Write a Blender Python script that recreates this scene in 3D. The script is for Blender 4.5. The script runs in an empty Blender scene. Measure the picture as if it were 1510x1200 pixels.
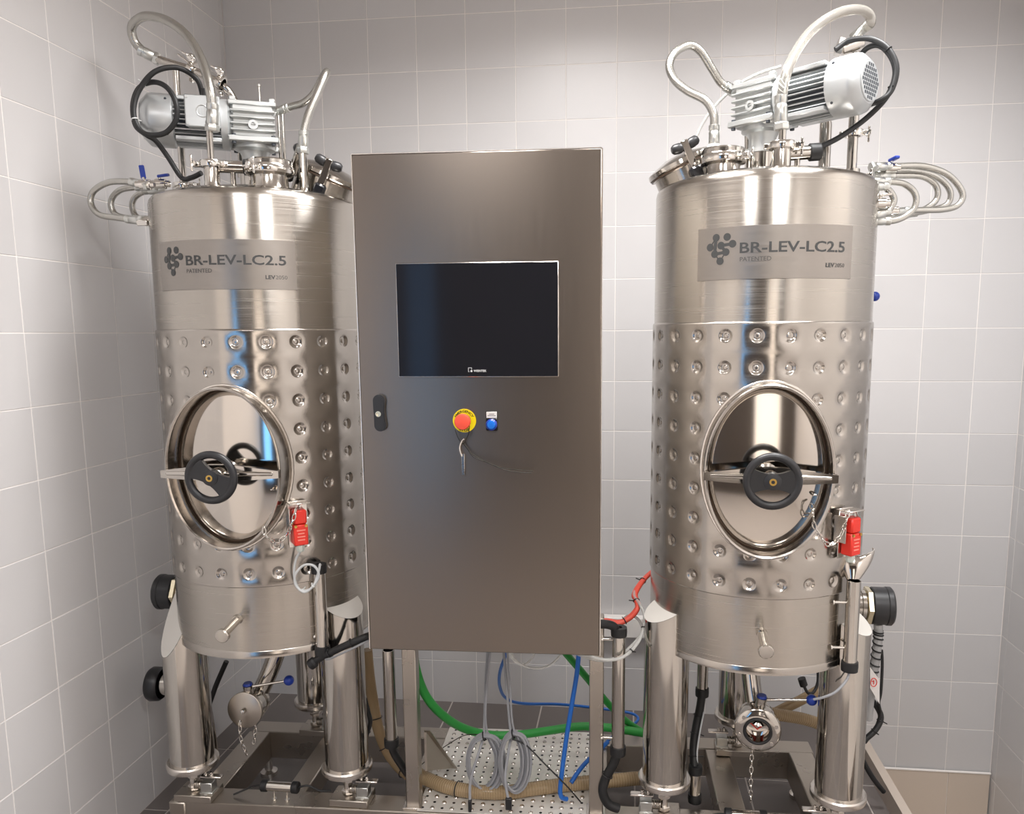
import bpy, math, random
from mathutils import Vector, Matrix, Euler
random.seed(7)
V = Vector
PI = math.pi
sc = bpy.context.scene
col = sc.collection

# ------------------------------------------------------------------ camera
F, CX, CY = 1150.287, 792.606, 653.801           # focal length and principal point, in pixels of the 1510x1200 frame
CLOC = V((1.593, -3.1267, 1.5911)); CROT = Euler((1.43038, 0.00617, 0.11322), 'XYZ')
camd = bpy.data.cameras.new('camera'); cam = bpy.data.objects.new('camera', camd); col.objects.link(cam)
cam.location = CLOC; cam.rotation_euler = CROT
camd.sensor_fit = 'HORIZONTAL'; camd.sensor_width = 36.0; camd.lens = F / 1510 * 36
camd.shift_x = (755 - CX) / 1510; camd.shift_y = (CY - 600) / 1510
camd.clip_start = 0.02
sc.camera = cam
RM = CROT.to_matrix()
def at(u, v, y):                                  # photo pixel -> the point of that sight line on the plane Y = y
    d = RM @ V(((u - CX) / F, -(v - CY) / F, -1.0))
    return CLOC + d * ((y - CLOC.y) / d.y)
def atz(u, v, z):
    d = RM @ V(((u - CX) / F, -(v - CY) / F, -1.0))
    return CLOC + d * ((z - CLOC.z) / d.z)

# ------------------------------------------------------------------ world, lights, exposure
w = bpy.data.worlds.new('world'); sc.world = w; w.use_nodes = True
w.node_tree.nodes['Background'].inputs[0].default_value = (0.6, 0.6, 0.62, 1)
w.node_tree.nodes['Background'].inputs[1].default_value = 0.1
sc.view_settings.view_transform = 'Standard'; sc.view_settings.look = 'None'
sc.view_settings.gamma = 1.0; sc.view_settings.use_curve_mapping = False
sc.view_settings.exposure = 0.0
CEIL = 3.06
LAMPS = [(1.35, -1.3, 0.6, 0.6), (2.35, -1.3, 0.6, 0.6), (0.9, -3.6, 0.6, 0.6), (2.3, -3.6, 0.6, 0.6)]   # ceiling panels x, y, size; pair behind the camera added as fill
LAMP_W = [30, 28, 20, 40]
for (lx, ly, sx, sy), pw in zip(LAMPS, LAMP_W):
    ld = bpy.data.lights.new('panel_light', 'AREA'); ld.shape = 'RECTANGLE'; ld.size = sx * .94; ld.size_y = sy * .94
    ld.energy = pw; ld.color = (1.0, 0.984, 0.978) if lx < 1.5 else (0.985, 0.992, 1.0); ld.spread = math.radians(152 if ly > -2 else 170)
    lo = bpy.data.objects.new('panel_light', ld); col.objects.link(lo); lo.location = (lx, ly, CEIL - 0.035)

# ------------------------------------------------------------------ materials
def lin(c):
    return tuple(((x / 255) / 12.92 if x / 255 <= 0.04045 else ((x / 255 + 0.055) / 1.055) ** 2.4) for x in c)
MATS = {}
def mat(name, rgb, rough=0.5, metal=0.0, **k):
    if name in MATS: return MATS[name]
    m = bpy.data.materials.new(name); m.use_nodes = True; MATS[name] = m
    b = m.node_tree.nodes['Principled BSDF']
    b.inputs['Base Color'].default_value = (*lin(rgb), 1); b.inputs['Roughness'].default_value = rough; b.inputs['Metallic'].default_value = metal
    for kk, vv in k.items():
        b.inputs[kk.replace('_', ' ')].default_value = vv
    return m
def nd(m, t, **k):
    n = m.node_tree.nodes.new(t)
    for a, b in k.items(): setattr(n, a, b)
    return n
def ln(m, a, b): m.node_tree.links.new(a, b)
def bsdf(m): return m.node_tree.nodes['Principled BSDF']
def noise_rough(m, scale, lo, hi, stretch=(1, 1, 1), bump=0.0, colvar=0.0, detail=3.0, dist=0.001):
    tc = nd(m, 'ShaderNodeTexCoord'); mp = nd(m, 'ShaderNodeMapping'); mp.inputs['Scale'].default_value = stretch
    nz = nd(m, 'ShaderNodeTexNoise'); nz.inputs['Scale'].default_value = scale; nz.inputs['Detail'].default_value = detail
    ln(m, tc.outputs['Object'], mp.inputs['Vector']); ln(m, mp.outputs['Vector'], nz.inputs['Vector'])
    mr = nd(m, 'ShaderNodeMapRange'); mr.inputs['From Min'].default_value = .3; mr.inputs['From Max'].default_value = .7
    mr.inputs['To Min'].default_value = lo; mr.inputs['To Max'].default_value = hi
    ln(m, nz.outputs['Fac'], mr.inputs['Value']); ln(m, mr.outputs['Result'], bsdf(m).inputs['Roughness'])
    if bump:
        bp = nd(m, 'ShaderNodeBump'); bp.inputs['Strength'].default_value = bump; bp.inputs['Distance'].default_value = dist
        ln(m, nz.outputs['Fac'], bp.inputs['Height']); ln(m, bp.outputs['Normal'], bsdf(m).inputs['Normal'])
    if colvar:
        c = bsdf(m).inputs['Base Color'].default_value[:]
        mx = nd(m, 'ShaderNodeMix', data_type='RGBA'); mx.inputs['A'].default_value = (*[x * (1 - colvar) for x in c[:3]], 1); mx.inputs['B'].default_value = (*[min(1, x * (1 + colvar)) for x in c[:3]], 1)
        ln(m, nz.outputs['Fac'], mx.inputs['Factor']); ln(m, mx.outputs['Result'], bsdf(m).inputs['Base Color'])
    return nz
# tank shell: steel brushed round the circumference
m = mat('steel_shell', (184, 178, 170), 0.24, 1.0, Anisotropic=0.75, Anisotropic_Rotation=0.25)
noise_rough(m, 14, 0.18, 0.28, (0.2, 0.2, 34), 0.018, 0.04, dist=0.0006)
tg = nd(m, 'ShaderNodeTangent', direction_type='RADIAL', axis='Z'); ln(m, tg.outputs[0], bsdf(m).inputs['Tangent'])
m = mat('steel_jacket', (182, 176, 169), 0.2, 1.0); noise_rough(m, 10, 0.15, 0.24, (1, 1, 9), 0.02, 0.03, dist=0.0006)
m = mat('steel_polish', (196, 191, 184), 0.1, 1.0); noise_rough(m, 12, 0.06, 0.15, (1, 1, 0.2))
mat('steel_mirror', (206, 199, 191), 0.08, 1.0)
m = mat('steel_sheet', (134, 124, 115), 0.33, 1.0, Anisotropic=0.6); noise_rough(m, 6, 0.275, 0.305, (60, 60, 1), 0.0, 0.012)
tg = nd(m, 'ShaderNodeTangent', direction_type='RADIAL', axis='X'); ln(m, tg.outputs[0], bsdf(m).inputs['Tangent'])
m = mat('steel_frame', (186, 178, 168), 0.3, 1.0); noise_rough(m, 9, 0.24, 0.42, (1, 1, 1), 0.03, 0.08, dist=0.0006)
mat('steel_edge', (228, 222, 215), 0.25, 1.0)
mat('steel_plate', (222, 218, 211), 0.45, 0.25)
m = mat('nameplate_steel', (160, 154, 148), 0.36, 1.0); noise_rough(m, 12, 0.32, 0.4, (1, 1, 22), 0.02)
m = mat('steel_body', (206, 200, 193), 0.5, 0.6)
mat('zinc', (205, 206, 202), 0.3, 1.0)
mat('chrome_small', (222, 218, 212), 0.12, 1.0)
mat('alu_paint', (196, 199, 200), 0.36, 0.55)
mat('alu_cast', (196, 198, 197), 0.42, 0.8)
mat('fin_dark', (70, 74, 80), 0.6, 0.3)
mat('black_plastic', (38, 38, 40), 0.38)
mat('black_rubber', (30, 30, 31), 0.5)
mat('black_gloss', (24, 24, 27), 0.22)
mat('screen_glass', (33, 33, 37), 0.08, 0.0, Specular_IOR_Level=0.13)
mat('ink_dark', (66, 67, 67), 0.5)
mat('ink_light', (88, 86, 84), 0.5)
mat('white_print', (225, 225, 225), 0.5)
mat('label_white', (226, 222, 218), 0.5)
mat('ink_black', (30, 26, 10), 0.5)
mat('yellow', (246, 222, 10), 0.4)
mat('estop_red', (240, 84, 62), 0.4)
mat('red_plastic', (226, 52, 38), 0.35)
mat('print_pale', (244, 140, 125), 0.45)
mat('blue_plastic', (32, 62, 160), 0.3)
mat('blue_lens', (20, 110, 215), 0.25)
mat('blue_hose', (32, 100, 185), 0.38)
mat('green_hose', (44, 150, 62), 0.42)
mat('orange_hose', (226, 84, 66), 0.4)
mat('brass', (205, 170, 95), 0.28, 1.0)
mat('brass_pale', (228, 217, 188), 0.25, 1.0)
mat('grey_cable', (150, 151, 155), 0.42)
mat('pale_cable', (196, 198, 198), 0.4)
mat('pale_gland', (198, 205, 196), 0.45)
mat('gasket_brown', (96, 78, 64), 0.4)
mat('tie_white', (220, 222, 220), 0.5)
m = mat('braided_hose', (186, 184, 178), 0.26, 0.95)
wv = nd(m, 'ShaderNodeTexNoise'); wv.inputs['Scale'].default_value = 420; tc = nd(m, 'ShaderNodeTexCoord'); ln(m, tc.outputs['Object'], wv.inputs['Vector'])
bp = nd(m, 'ShaderNodeBump'); bp.inputs['Strength'].default_value = .35; bp.inputs['Distance'].default_value = .001; ln(m, wv.outputs['Fac'], bp.inputs['Height']); ln(m, bp.outputs['Normal'], bsdf(m).inputs['Normal'])
mat('clear_hose', (226, 222, 214), 0.08, 0.0, Transmission_Weight=0.85, IOR=1.22)
mat('clear_tube', (232, 232, 228), 0.15, 0.0, Transmission_Weight=0.6, IOR=1.25)
mat('tan_hose', (182, 157, 122), 0.16, 0.0, Transmission_Weight=0.35, IOR=1.3)
mat('tan_rib', (184, 163, 130), 0.2)
mat('clear_sleeve', (205, 205, 205), 0.2, 0.0, Transmission_Weight=0.5, IOR=1.25)
mat('duct_white', (240, 236, 232), 0.45)
def tile_mat(name, rgb, var, rough):
    m = mat(name, rgb, rough)
    oi = nd(m, 'ShaderNodeObjectInfo'); c = bsdf(m).inputs['Base Color'].default_value[:]
    mx = nd(m, 'ShaderNodeMix', data_type='RGBA'); mx.inputs['A'].default_value = (*[x * (1 - var) for x in c[:3]], 1); mx.inputs['B'].default_value = (*[x * (1 + var) for x in c[:3]], 1)
    ln(m, oi.outputs['Random'], mx.inputs['Factor']); ln(m, mx.outputs['Result'], bsdf(m).inputs['Base Color'])
tile_mat('wall_tile', (205, 203, 203), 0.03, 0.32)
tile_mat('floor_tile', (108, 101, 98), 0.06, 0.42)
tile_mat('pit_tile', (206, 192, 178), 0.03, 0.4)
mat('grout', (238, 233, 229), 0.8)
mat('grout_floor', (182, 174, 168), 0.8)
mat('plaster', (214, 208, 202), 0.8)
mat('front_wall_paint', (74, 66, 60), 0.7)
mat('kerb_brown', (186, 173, 161), 0.45)
def emit(name, rgb, s):
    m = mat(name, rgb, 0.4); bsdf(m).inputs['Emission Color'].default_value = (*lin(rgb), 1); bsdf(m).inputs['Emission Strength'].default_value = s
emit('lamp_diffuser', (255, 246, 240), 3.0)
emit('daylight_blue', (120, 190, 255), 2.2)
emit('daylight_warm', (255, 244, 232), 1.0)

# ------------------------------------------------------------------ mesh builder
def frame(d):
    d = V(d).normalized(); a = V((0, 0, 1)) if abs(d.z) < .95 else V((1, 0, 0))
    x = a.cross(d).normalized(); return x, d.cross(x), d
def catmull(pts, n=6, closed=False):
    P = [V(p) for p in pts]
    if len(P) < 3 and not closed: return P
    out = []; N = len(P)
    for i in range(N if closed else N - 1):
        g = (lambda j: P[j % N]) if closed else (lambda j: P[max(0, min(N - 1, j))])
        p0, p1, p2, p3 = g(i - 1), g(i), g(i + 1), g(i + 2)
        for k in range(n):
            t = k / n
            out.append(0.5 * ((2 * p1) + (p2 - p0) * t + (2 * p0 - 5 * p1 + 4 * p2 - p3) * t * t + (3 * p1 - p0 - 3 * p2 + p3) * t ** 3))
    if not closed: out.append(P[-1])
    return out
class MB:
    def __init__(s): s.v = []; s.f = []
    def add(s, vs, fs):
        o = len(s.v); s.v += [V(p) for p in vs]; s.f += [tuple(i + o for i in f) for f in fs]; return s
    def box(s, c, d, ch=0.0, R=None):
        hx, hy, hz = d[0] / 2, d[1] / 2, d[2] / 2; c = V(c); R = R or Matrix.Identity(3)
        if ch <= 0:
            vs = [R @ V((x * hx, y * hy, z * hz)) + c for x in (-1, 1) for y in (-1, 1) for z in (-1, 1)]
            return s.add(vs, [(0, 1, 3, 2), (4, 6, 7, 5), (0, 4, 5, 1), (2, 3, 7, 6), (0, 2, 6, 4), (1, 5, 7, 3)])
        ch = min(ch, hx * .98, hy * .98, hz * .98); vs = []; ix = {}
        for x in (-1, 1):
            for y in (-1, 1):
                for z in (-1, 1):
                    for a in range(3):
                        p = [x * (hx - ch), y * (hy - ch), z * (hz - ch)]; p[a] = (x * hx, y * hy, z * hz)[a]
                        ix[x, y, z, a] = len(vs); vs.append(R @ V(p) + c)
        fs = []
        for a in range(3):
            b, e = (a + 1) % 3, (a + 2) % 3
            for sg in (-1, 1):
                q = []
                for sb, se in ((-1, -1), (1, -1), (1, 1), (-1, 1)):
                    k = [0, 0, 0]; k[a] = sg; k[b] = sb; k[e] = se; q.append(ix[(*k, a)])
                fs.append(tuple(q) if sg > 0 else tuple(reversed(q)))
            for sb in (-1, 1):
                for se in (-1, 1):
                    k0 = [0, 0, 0]; k0[b] = sb; k0[e] = se; k1 = k0[:]; k0[a] = -1; k1[a] = 1
                    q = (ix[(*k0, b)], ix[(*k1, b)], ix[(*k1, e)], ix[(*k0, e)])
                    fs.append(q if sb * se < 0 else tuple(reversed(q)))
        for x in (-1, 1):
            for y in (-1, 1):
                for z in (-1, 1):
                    q = tuple(ix[x, y, z, a] for a in range(3)); fs.append(q if x * y * z > 0 else tuple(reversed(q)))
        return s.add(vs, fs)
    def lathe(s, prof, o=(0, 0, 0), ax=(0, 0, 1), n=32, close=False):
        x, y, d = frame(ax); o = V(o); vs = []; rows = []
        for r, h in prof:
            if r < 1e-6: rows.append([len(vs)]); vs.append(o + d * h)
            else:
                rows.append(list(range(len(vs), len(vs) + n)))
                vs += [o + d * h + (x * math.cos(2 * PI * k / n) + y * math.sin(2 * PI * k / n)) * r for k in range(n)]
        fs = []
        pairs = list(zip(rows[:-1], rows[1:])) + ([(rows[-1], rows[0])] if close else [])
        for a, b in pairs:
            for k in range(n):
                k2 = (k + 1) % n
                if len(a) == 1 and len(b) == 1: break
                if len(a) == 1: fs.append((a[0], b[k2], b[k]))
                elif len(b) == 1: fs.append((a[k], a[k2], b[0]))
                else: fs.append((a[k], a[k2], b[k2], b[k]))
        return s.add(vs, fs)
    def cyl(s, p0, p1, r0, r1=None, n=20, ch=0.0):
        r1 = r0 if r1 is None else r1; p0 = V(p0); p1 = V(p1); L = (p1 - p0).length
        pr = [(0, 0), (r0, 0), (r1, L), (0, L)] if ch <= 0 else [(0, 0), (r0 - ch, 0), (r0, ch), (r1, L - ch), (r1 - ch, L), (0, L)]
        return s.lathe(pr, p0, p1 - p0, n)
    def tube(s, pts, r, n=10, sub=6, closed=False, rf=None, smooth=True):
        P = catmull(pts, sub, closed) if smooth else [V(p) for p in pts]
        N = len(P); vs = []; fs = []; T = []
        for i in range(N):
            a = P[(i - 1) % N] if (closed or i) else P[0]; b = P[(i + 1) % N] if (closed or i < N - 1) else P[-1]
            T.append((b - a).normalized())
        x = frame(T[0])[0]
        for i in range(N):
            if i:
                q = T[i - 1].rotation_difference(T[i]); x = q @ x
            x = (x - T[i] * x.dot(T[i])).normalized(); y = T[i].cross(x); rr = rf(i / max(1, N - 1)) * r if rf else r
            vs += [P[i] + (x * math.cos(2 * PI * k / n) + y * math.sin(2 * PI * k / n)) * rr for k in range(n)]
        for i in range(N if closed else N - 1):
            j = (i + 1) % N
            for k in range(n): fs.append((i * n + k, i * n + (k + 1) % n, j * n + (k + 1) % n, j * n + k))
        if not closed:
            fs.append(tuple(reversed(range(n)))); fs.append(tuple((N - 1) * n + k for k in range(n)))
        return s.add(vs, fs)
    def torus(s, c, ax, R, r, n=32, mm=10, ry=None):
        x, y, d = frame(ax); c = V(c)
        return s.tube([c + x * math.cos(2 * PI * k / n) * R + y * math.sin(2 * PI * k / n) * (ry or R) for k in range(n)], r, mm, 1, True)
    def prism(s, out, o, ex, ey, th):                     # flat outline (list of 2D) extruded by th along ex x ey
        o = V(o); ex = V(ex).normalized(); ey = V(ey).normalized(); d = ex.cross(ey); n = len(out)
        vs = [o + ex * a + ey * b for a, b in out] + [o + ex * a + ey * b + d * th for a, b in out]
        return s.add(vs, [tuple(reversed(range(n))), tuple(range(n, 2 * n))] + [(k, (k + 1) % n, n + (k + 1) % n, n + k) for k in range(n)])
    def hexnut(s, c, ax, r, h):
        return s.lathe([(0, 0), (r * .93, 0), (r, h * .12), (r, h * .88), (r * .93, h), (0, h)], c, ax, 6)
    def build(s, name, m, parent=None, local=False, sharp=38, origin=None):
        me = bpy.data.meshes.new(name); org = V((0, 0, 0))
        if parent is None:
            if origin is None:
                xs = [p.x for p in s.v]; ys = [p.y for p in s.v]
                org = V(((min(xs) + max(xs)) / 2, (min(ys) + max(ys)) / 2, min(p.z for p in s.v)))
            else: org = V(origin)
        elif not local: org = ORG[parent.name]
        me.from_pydata([tuple(p - org) for p in s.v], [], s.f); me.validate()
        me.polygons.foreach_set('use_smooth', [True] * len(me.polygons)); me.set_sharp_from_angle(angle=math.radians(sharp))
        me.materials.append(MATS[m]); me.update()
        o = bpy.data.objects.new(name, me); col.objects.link(o)
        if parent is None: o.location = org
        else: o.parent = parent
        ORG[o.name] = org
        return o
ORG = {}
def tag(o, label, cat, group=None):
    o['label'] = label; o['category'] = cat
    if group: o['group'] = group
    return o
def thing(name, label, cat, loc, group=None, rz=0.0):
    o = bpy.data.objects.new(name, None); col.objects.link(o); o.location = loc; o.rotation_euler = (0, 0, rz); o.empty_display_size = .05
    ORG[o.name] = V(loc); return tag(o, label, cat, group)
def struct(name, mb, m, **k):
    o = mb.build(name, m, **k); o['kind'] = 'structure'; return o
def text_mesh(s, size, bold=0.0, align='LEFT', spacing=1.0):
    c = bpy.data.curves.new('txt', 'FONT'); c.body = s; c.size = size; c.align_x = align; c.offset = bold; c.space_character = spacing; c.resolution_u = 3
    o = bpy.data.objects.new('txt', c); col.objects.link(o); bpy.context.view_layer.update()
    me = bpy.data.meshes.new_from_object(o.evaluated_get(bpy.context.evaluated_depsgraph_get()))
    vs = [v.co.copy() for v in me.vertices]; fs = [tuple(p.vertices) for p in me.polygons]
    bpy.data.objects.remove(o); bpy.data.curves.remove(c); bpy.data.meshes.remove(me)
    return vs, fs

# ------------------------------------------------------------------ the room
TW, TH = 0.19316, 0.2                                  # wall tile pitch
XL, XR, YF = -0.007, 3.0709, -5.3
FZ = 0.015                                             # floor level
PITX = 2.50; PITZ = -0.40                              # the sunken strip along the right wall
struct('wall_back', MB().box((XR / 2, 0.06, (CEIL + PITZ) / 2), (XR + .4, 0.117, CEIL - PITZ + .1)), 'grout')
struct('wall_left', MB().box((XL - 0.06, YF / 2, CEIL / 2 - .1), (0.117, -YF, CEIL + .3)), 'grout')
struct('wall_right', MB().box((XR + 0.06, YF / 2, (CEIL + PITZ) / 2), (0.117, -YF, CEIL - PITZ + .1)), 'grout')
struct('floor', MB().box(((XL + PITX) / 2, YF / 2, FZ - .052), (PITX - XL, -YF, 0.1)).box(((XR + PITX) / 2, (YF - 1.6) / 2, FZ - .052), (XR - PITX, -YF - 1.6, .1)), 'grout_floor')
struct('ceiling', MB().box((XR / 2, YF / 2, CEIL + .05), (XR + .4, -YF + .4, .1)), 'plaster')
def tile_mesh(wd, ht, th=0.008, bv=0.0009):
    key = (round(wd, 4), round(ht, 4))
    if key in TM: return TM[key]
    a, b = wd / 2, ht / 2; q = lambda e, y: [(-a + e, y, -b + e), (a - e, y, -b + e), (a - e, y, b - e), (-a + e, y, b - e)]
    vs = q(0, th) + q(0, bv) + q(bv, 0); fs = [(8, 9, 10, 11)]
    for o in (0, 4): fs += [(o + k, o + (k + 1) % 4, o + 4 + (k + 1) % 4, o + 4 + k) for k in range(4)]
    me = bpy.data.meshes.new('tile'); me.from_pydata(vs, [], fs); TM[key] = me; return me
TM = {}
def tile(par, c, wd, ht, rz, mname, rx=0.0):
    me = tile_mesh(wd - .0027, ht - .0027)
    o = bpy.data.objects.new('tile', me.copy() if False else me); col.objects.link(o); o.parent = par
    if not me.materials: me.materials.append(MATS[mname])
    o.location = V(c) - ORG[par.name] + V((random.uniform(-.0003, .0003), random.uniform(-.0003, .0003), 0)); o.rotation_euler = (rx, 0, rz); return o
wb = bpy.data.objects['wall_back']; wl = bpy.data.objects['wall_left']; wr = bpy.data.objects['wall_right']; fl = bpy.data.objects['floor']
for r in range(-1, 16):
    z = (14 - r) * TH - TH / 2
    for c in range(16):
        x0 = max(XL, c * TW); x1 = min(XR, (c + 1) * TW)
        if c == 0: x0 = XL
        if r >= 14 and x0 < PITX - .1: continue
        tile(wb, ((x0 + x1) / 2, 0.0004, z), x1 - x0, TH, 0, 'wall_tile')
ys = [0.0] + [-1.191 + TW * k for k in range(6, -1, -1)] + [-1.191 - TW * k for k in range(1, 7)]
for r in range(-1, 14):
    z = (14 - r) * TH - TH / 2
    for a, b in zip(ys[:-1], ys[1:]): tile(wl, (XL - .0004, (a + b) / 2, z), a - b, TH, PI / 2, 'wall_tile')
for r in range(-1, 16):
    z = (14 - r) * TH - TH / 2
    for k in range(7):
        a = -.045 - TW * (k - 1) if k else 0.0; b = -.045 - TW * k
        tile(wr, (XR + .0004, (a + b) / 2, z), a - b, TH, -PI / 2, 'wall_tile')
# floor tiles
fx = [XL, .08, .469, .858, 1.246, 1.635, 2.028, 2.416, PITX]; fy = [0.0, -.473, -.866, -1.26, -1.65, -2.04, -2.43]
for x0, x1 in zip(fx[:-1], fx[1:]):
    for y0, y1 in zip(fy[:-1], fy[1:]):
        if x1 - x0 < .02: continue
        me = tile_mesh(x1 - x0 - .006, y0 - y1 - .006)
        if not me.materials: me.materials.append(MATS['floor_tile'])
        o = bpy.data.objects.new('tile', me); col.objects.link(o); o.parent = fl
        o.location = V(((x0 + x1) / 2, (y0 + y1) / 2, FZ)) - ORG['floor']; o.rotation_euler = (-PI / 2, 0, 0)
# sunken strip beside the skid: kerb and lower floor
struct('floor_pit', MB().box(((PITX + XR) / 2, -.8, PITZ - .05), (XR - PITX + .1, 1.7, .1)), 'kerb_brown')
struct('trim_1', MB().prism([(0, PITZ), (.05, PITZ), (.05, FZ + .0), (.03, FZ + .07), (0, FZ + .07)], (PITX - .03, -.003, 0), (1, 0, 0), (0, 0, 1), 1.6), 'kerb_brown')
bb = struct('baseboard_back', MB().box(((PITX + .04 + XR) / 2, -.004, -.29), (XR - PITX - .06, .012, .2), .001), 'grout')
jx = [PITX + .05, at(1397, 1160, -.012).x, XR - .004]
for xa, xb in zip(jx[:-1], jx[1:]): tile(bb, ((xa + xb) / 2, -.0125, -.282), xb - xa, .2032, 0, 'pit_tile')
struct('trim_3', MB().tube([(PITX + .05, -.011, -.179), (XR - .004, -.011, -.179)], .005, 10, smooth=False), 'grout')
struct('trim_2', MB().box((1.75, -.024, .392), (1.5, .044, .084), .003), 'duct_white')
# front of the room, behind the camera
wf = struct('wall_front', MB().box((XR / 2, YF - .05, CEIL / 2), (XR + .4, .1, CEIL + .1)), 'front_wall_paint')
def window(n, x0, x1, z0, z1, m, fm):
    cx = (x0 + x1) / 2; cz = (z0 + z1) / 2
    o = struct('window_%d' % n, MB().box((cx, YF + .01, cz), (x1 - x0, .012, z1 - z0)), m)
    f = MB()
    for c, d in (((x0 - .03, cz), (.06, z1 - z0 + .12)), ((x1 + .03, cz), (.06, z1 - z0 + .12)), ((cx, z0 - .03), (x1 - x0 + .12, .06)), ((cx, z1 + .03), (x1 - x0 + .12, .06))):
        f.box((c[0], YF + .02, c[1]), (d[0], .05, d[1]), .004)
    f.build('window_frame', fm, o)
window(1, .12, .34, .3, 2.2, 'daylight_blue', 'fin_dark')
window(2, 1.85, 2.55, .6, 2.3, 'daylight_warm', 'duct_white')
for i, (lx, ly, sx, sy) in enumerate(LAMPS):
    t = thing('ceiling_panel_lamp', ['white ceiling light panel above the left tank', 'white ceiling light panel above the right tank', 'unseen fill light panel added behind the camera, left', 'unseen fill light panel added behind the camera, right'][i], 'lamp', (lx, ly, CEIL - .03), 'ceiling light panels')
    f = MB()
    for c, d in (((-sx / 2 - .01, 0), (.02, sy + .04)), ((sx / 2 + .01, 0), (.02, sy + .04)), ((0, sy / 2 + .01), (sx, .02)), ((0, -sy / 2 - .01), (sx, .02))):
        f.box((lx + c[0], ly + c[1], CEIL - .015), (d[0], d[1], .03))
    f.build('lamp_frame', 'duct_white', t)
    MB().box((lx, ly, CEIL - .012), (sx, sy, .012)).build('diffuser', 'lamp_diffuser', t)

# ------------------------------------------------------------------ tanks
R0, RJ = 0.288, 0.292
TL, TR = V((0.527, -0.9, 0)), V((1.957, -0.885, 0))
ZJT, ZJB, ZBOT, ZTOP = 1.606, 0.917, 0.712, 1.972
MZ, MA, MBB = 1.245, .156, .218                           # manway centre height and half axes
def jacket():
    mb = MB(); ncol = 24; rows = [1.577 - .078 * i for i in range(9)]; off = math.radians(8.0); da = 2 * PI / ncol
    zb = [ZJT] + [(a + b) / 2 for a, b in zip(rows[:-1], rows[1:])] + [ZJB]
    prof = [(.0185, 0), (.0165, .0006), (.0142, .0020), (.0115, .0038), (.0088, .0048), (.0062, .0047), (.0045, .0032), (.0028, .0030)]
    NS = 8; vs = []; fs = []; key = {}
    def vert(a, z, dep):
        k = (round((a % (2 * PI)) * 1e5) % 628319, round(z * 1e5))
        if k in key: return key[k]
        r = RJ - dep; key[k] = len(vs); vs.append(V((math.sin(a) * r, -math.cos(a) * r, z))); return key[k]
    for ci in range(ncol):
        ac = off + ci * da
        for ri, zc in enumerate(rows):
            z1, z0 = zb[ri], zb[ri + 1]; a0, a1 = ac - da / 2, ac + da / 2
            B = [(a0 + (a1 - a0) * k / NS, z0) for k in range(NS)] + [(a1, z0 + (z1 - z0) * k / NS) for k in range(NS)] + [(a1 - (a1 - a0) * k / NS, z1) for k in range(NS)] + [(a0, z1 - (z1 - z0) * k / NS) for k in range(NS)]
            rings = [[vert(a, z, 0) for a, z in B]]
            ths = [math.atan2(z - zc, (a - ac) * RJ) for a, z in B]
            for rho, dep in prof: rings.append([vert(ac + rho * math.cos(t) / RJ, zc + rho * math.sin(t), dep) for t in ths])
            cv = vert(ac, zc, .0038); n = len(B)
            for p, q in zip(rings[:-1], rings[1:]): fs += [(p[k], p[(k + 1) % n], q[(k + 1) % n], q[k]) for k in range(n)]
            fs += [(rings[-1][k], rings[-1][(k + 1) % n], cv) for k in range(n)]
    ins = [(p.y < 0 and (p.x / MA) ** 2 + ((p.z - MZ) / MBB) ** 2 < .985) for p in vs]
    fs = [f for f in fs if not all(ins[i] for i in f)]
    for i in {i for f in fs for i in f if ins[i]}:
        p = vs[i]; t = math.atan2((p.z - MZ) / MBB, p.x / MA); x = MA * .99 * math.cos(t); vs[i] = V((x, -math.sqrt(RJ ** 2 - x * x), MZ + MBB * .99 * math.sin(t)))
    # folded lips, top and bottom
    used = sorted({i for f in fs for i in f}); mp = {i: k for k, i in enumerate(used)}
    mb.add([vs[i] for i in used], [tuple(mp[i] for i in f) for f in fs])
    mb.lathe([(RJ, ZJT), (RJ - .001, ZJT + .0035), (R0 - .002, ZJT + .006)], n=96)
    mb.lathe([(R0 - .002, ZJB - .003), (RJ - .001, ZJB - .002), (RJ, ZJB)], n=96)
    return mb
def ell(a, b, y, n=64, z0=MZ): return [V((a * math.cos(2 * PI * k / n), y, z0 + b * math.sin(2 * PI * k / n))) for k in range(n)]
def loft(mb, loops, cap=None):
    n = len(loops[0]); vs = [p for L in loops for p in L]; fs = []
    for i in range(len(loops) - 1):
        fs += [(i * n + k, (i + 1) * n + k, (i + 1) * n + (k + 1) % n, i * n + (k + 1) % n) for k in range(n)]
    if cap: fs.append(tuple(range((len(loops) - 1) * n, len(loops) * n)))
    return mb.add(vs, fs)
def curved_plate(mb, r, a0, a1, z0, z1, th, n=24):
    vs = []; fs = []
    for k in range(n + 1):
        a = math.radians(a0 + (a1 - a0) * k / n)
        for rr, z in ((r, z0), (r + th, z0 + .0004), (r + th, z1 - .0004), (r, z1)): vs.append(V((math.sin(a) * rr, -math.cos(a) * rr, z)))
    for k in range(n):
        b = k * 4
        fs += [(b + i, b + 4 + i, b + 4 + (i + 1) % 4, b + (i + 1) % 4) for i in range(4)]
    fs += [(0, 1, 2, 3), (n * 4 + 3, n * 4 + 2, n * 4 + 1, n * 4)]
    return mb.add(vs, fs)
def wrap_text(mb, s, size, a0, z, r, width=None, bold=0.0):       # text laid round the shell, starting at angle a0
    vs, fs = text_mesh(s, size, bold)
    x0 = min(p.x for p in vs); wd = max(p.x for p in vs) - x0; k = (width / wd) if width else 1.0
    mb.add([V((math.sin(a) * r, -math.cos(a) * r, z + p.y)) for p in vs for a in [math.radians(a0) + (p.x - x0) * k / r]], fs)
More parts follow.
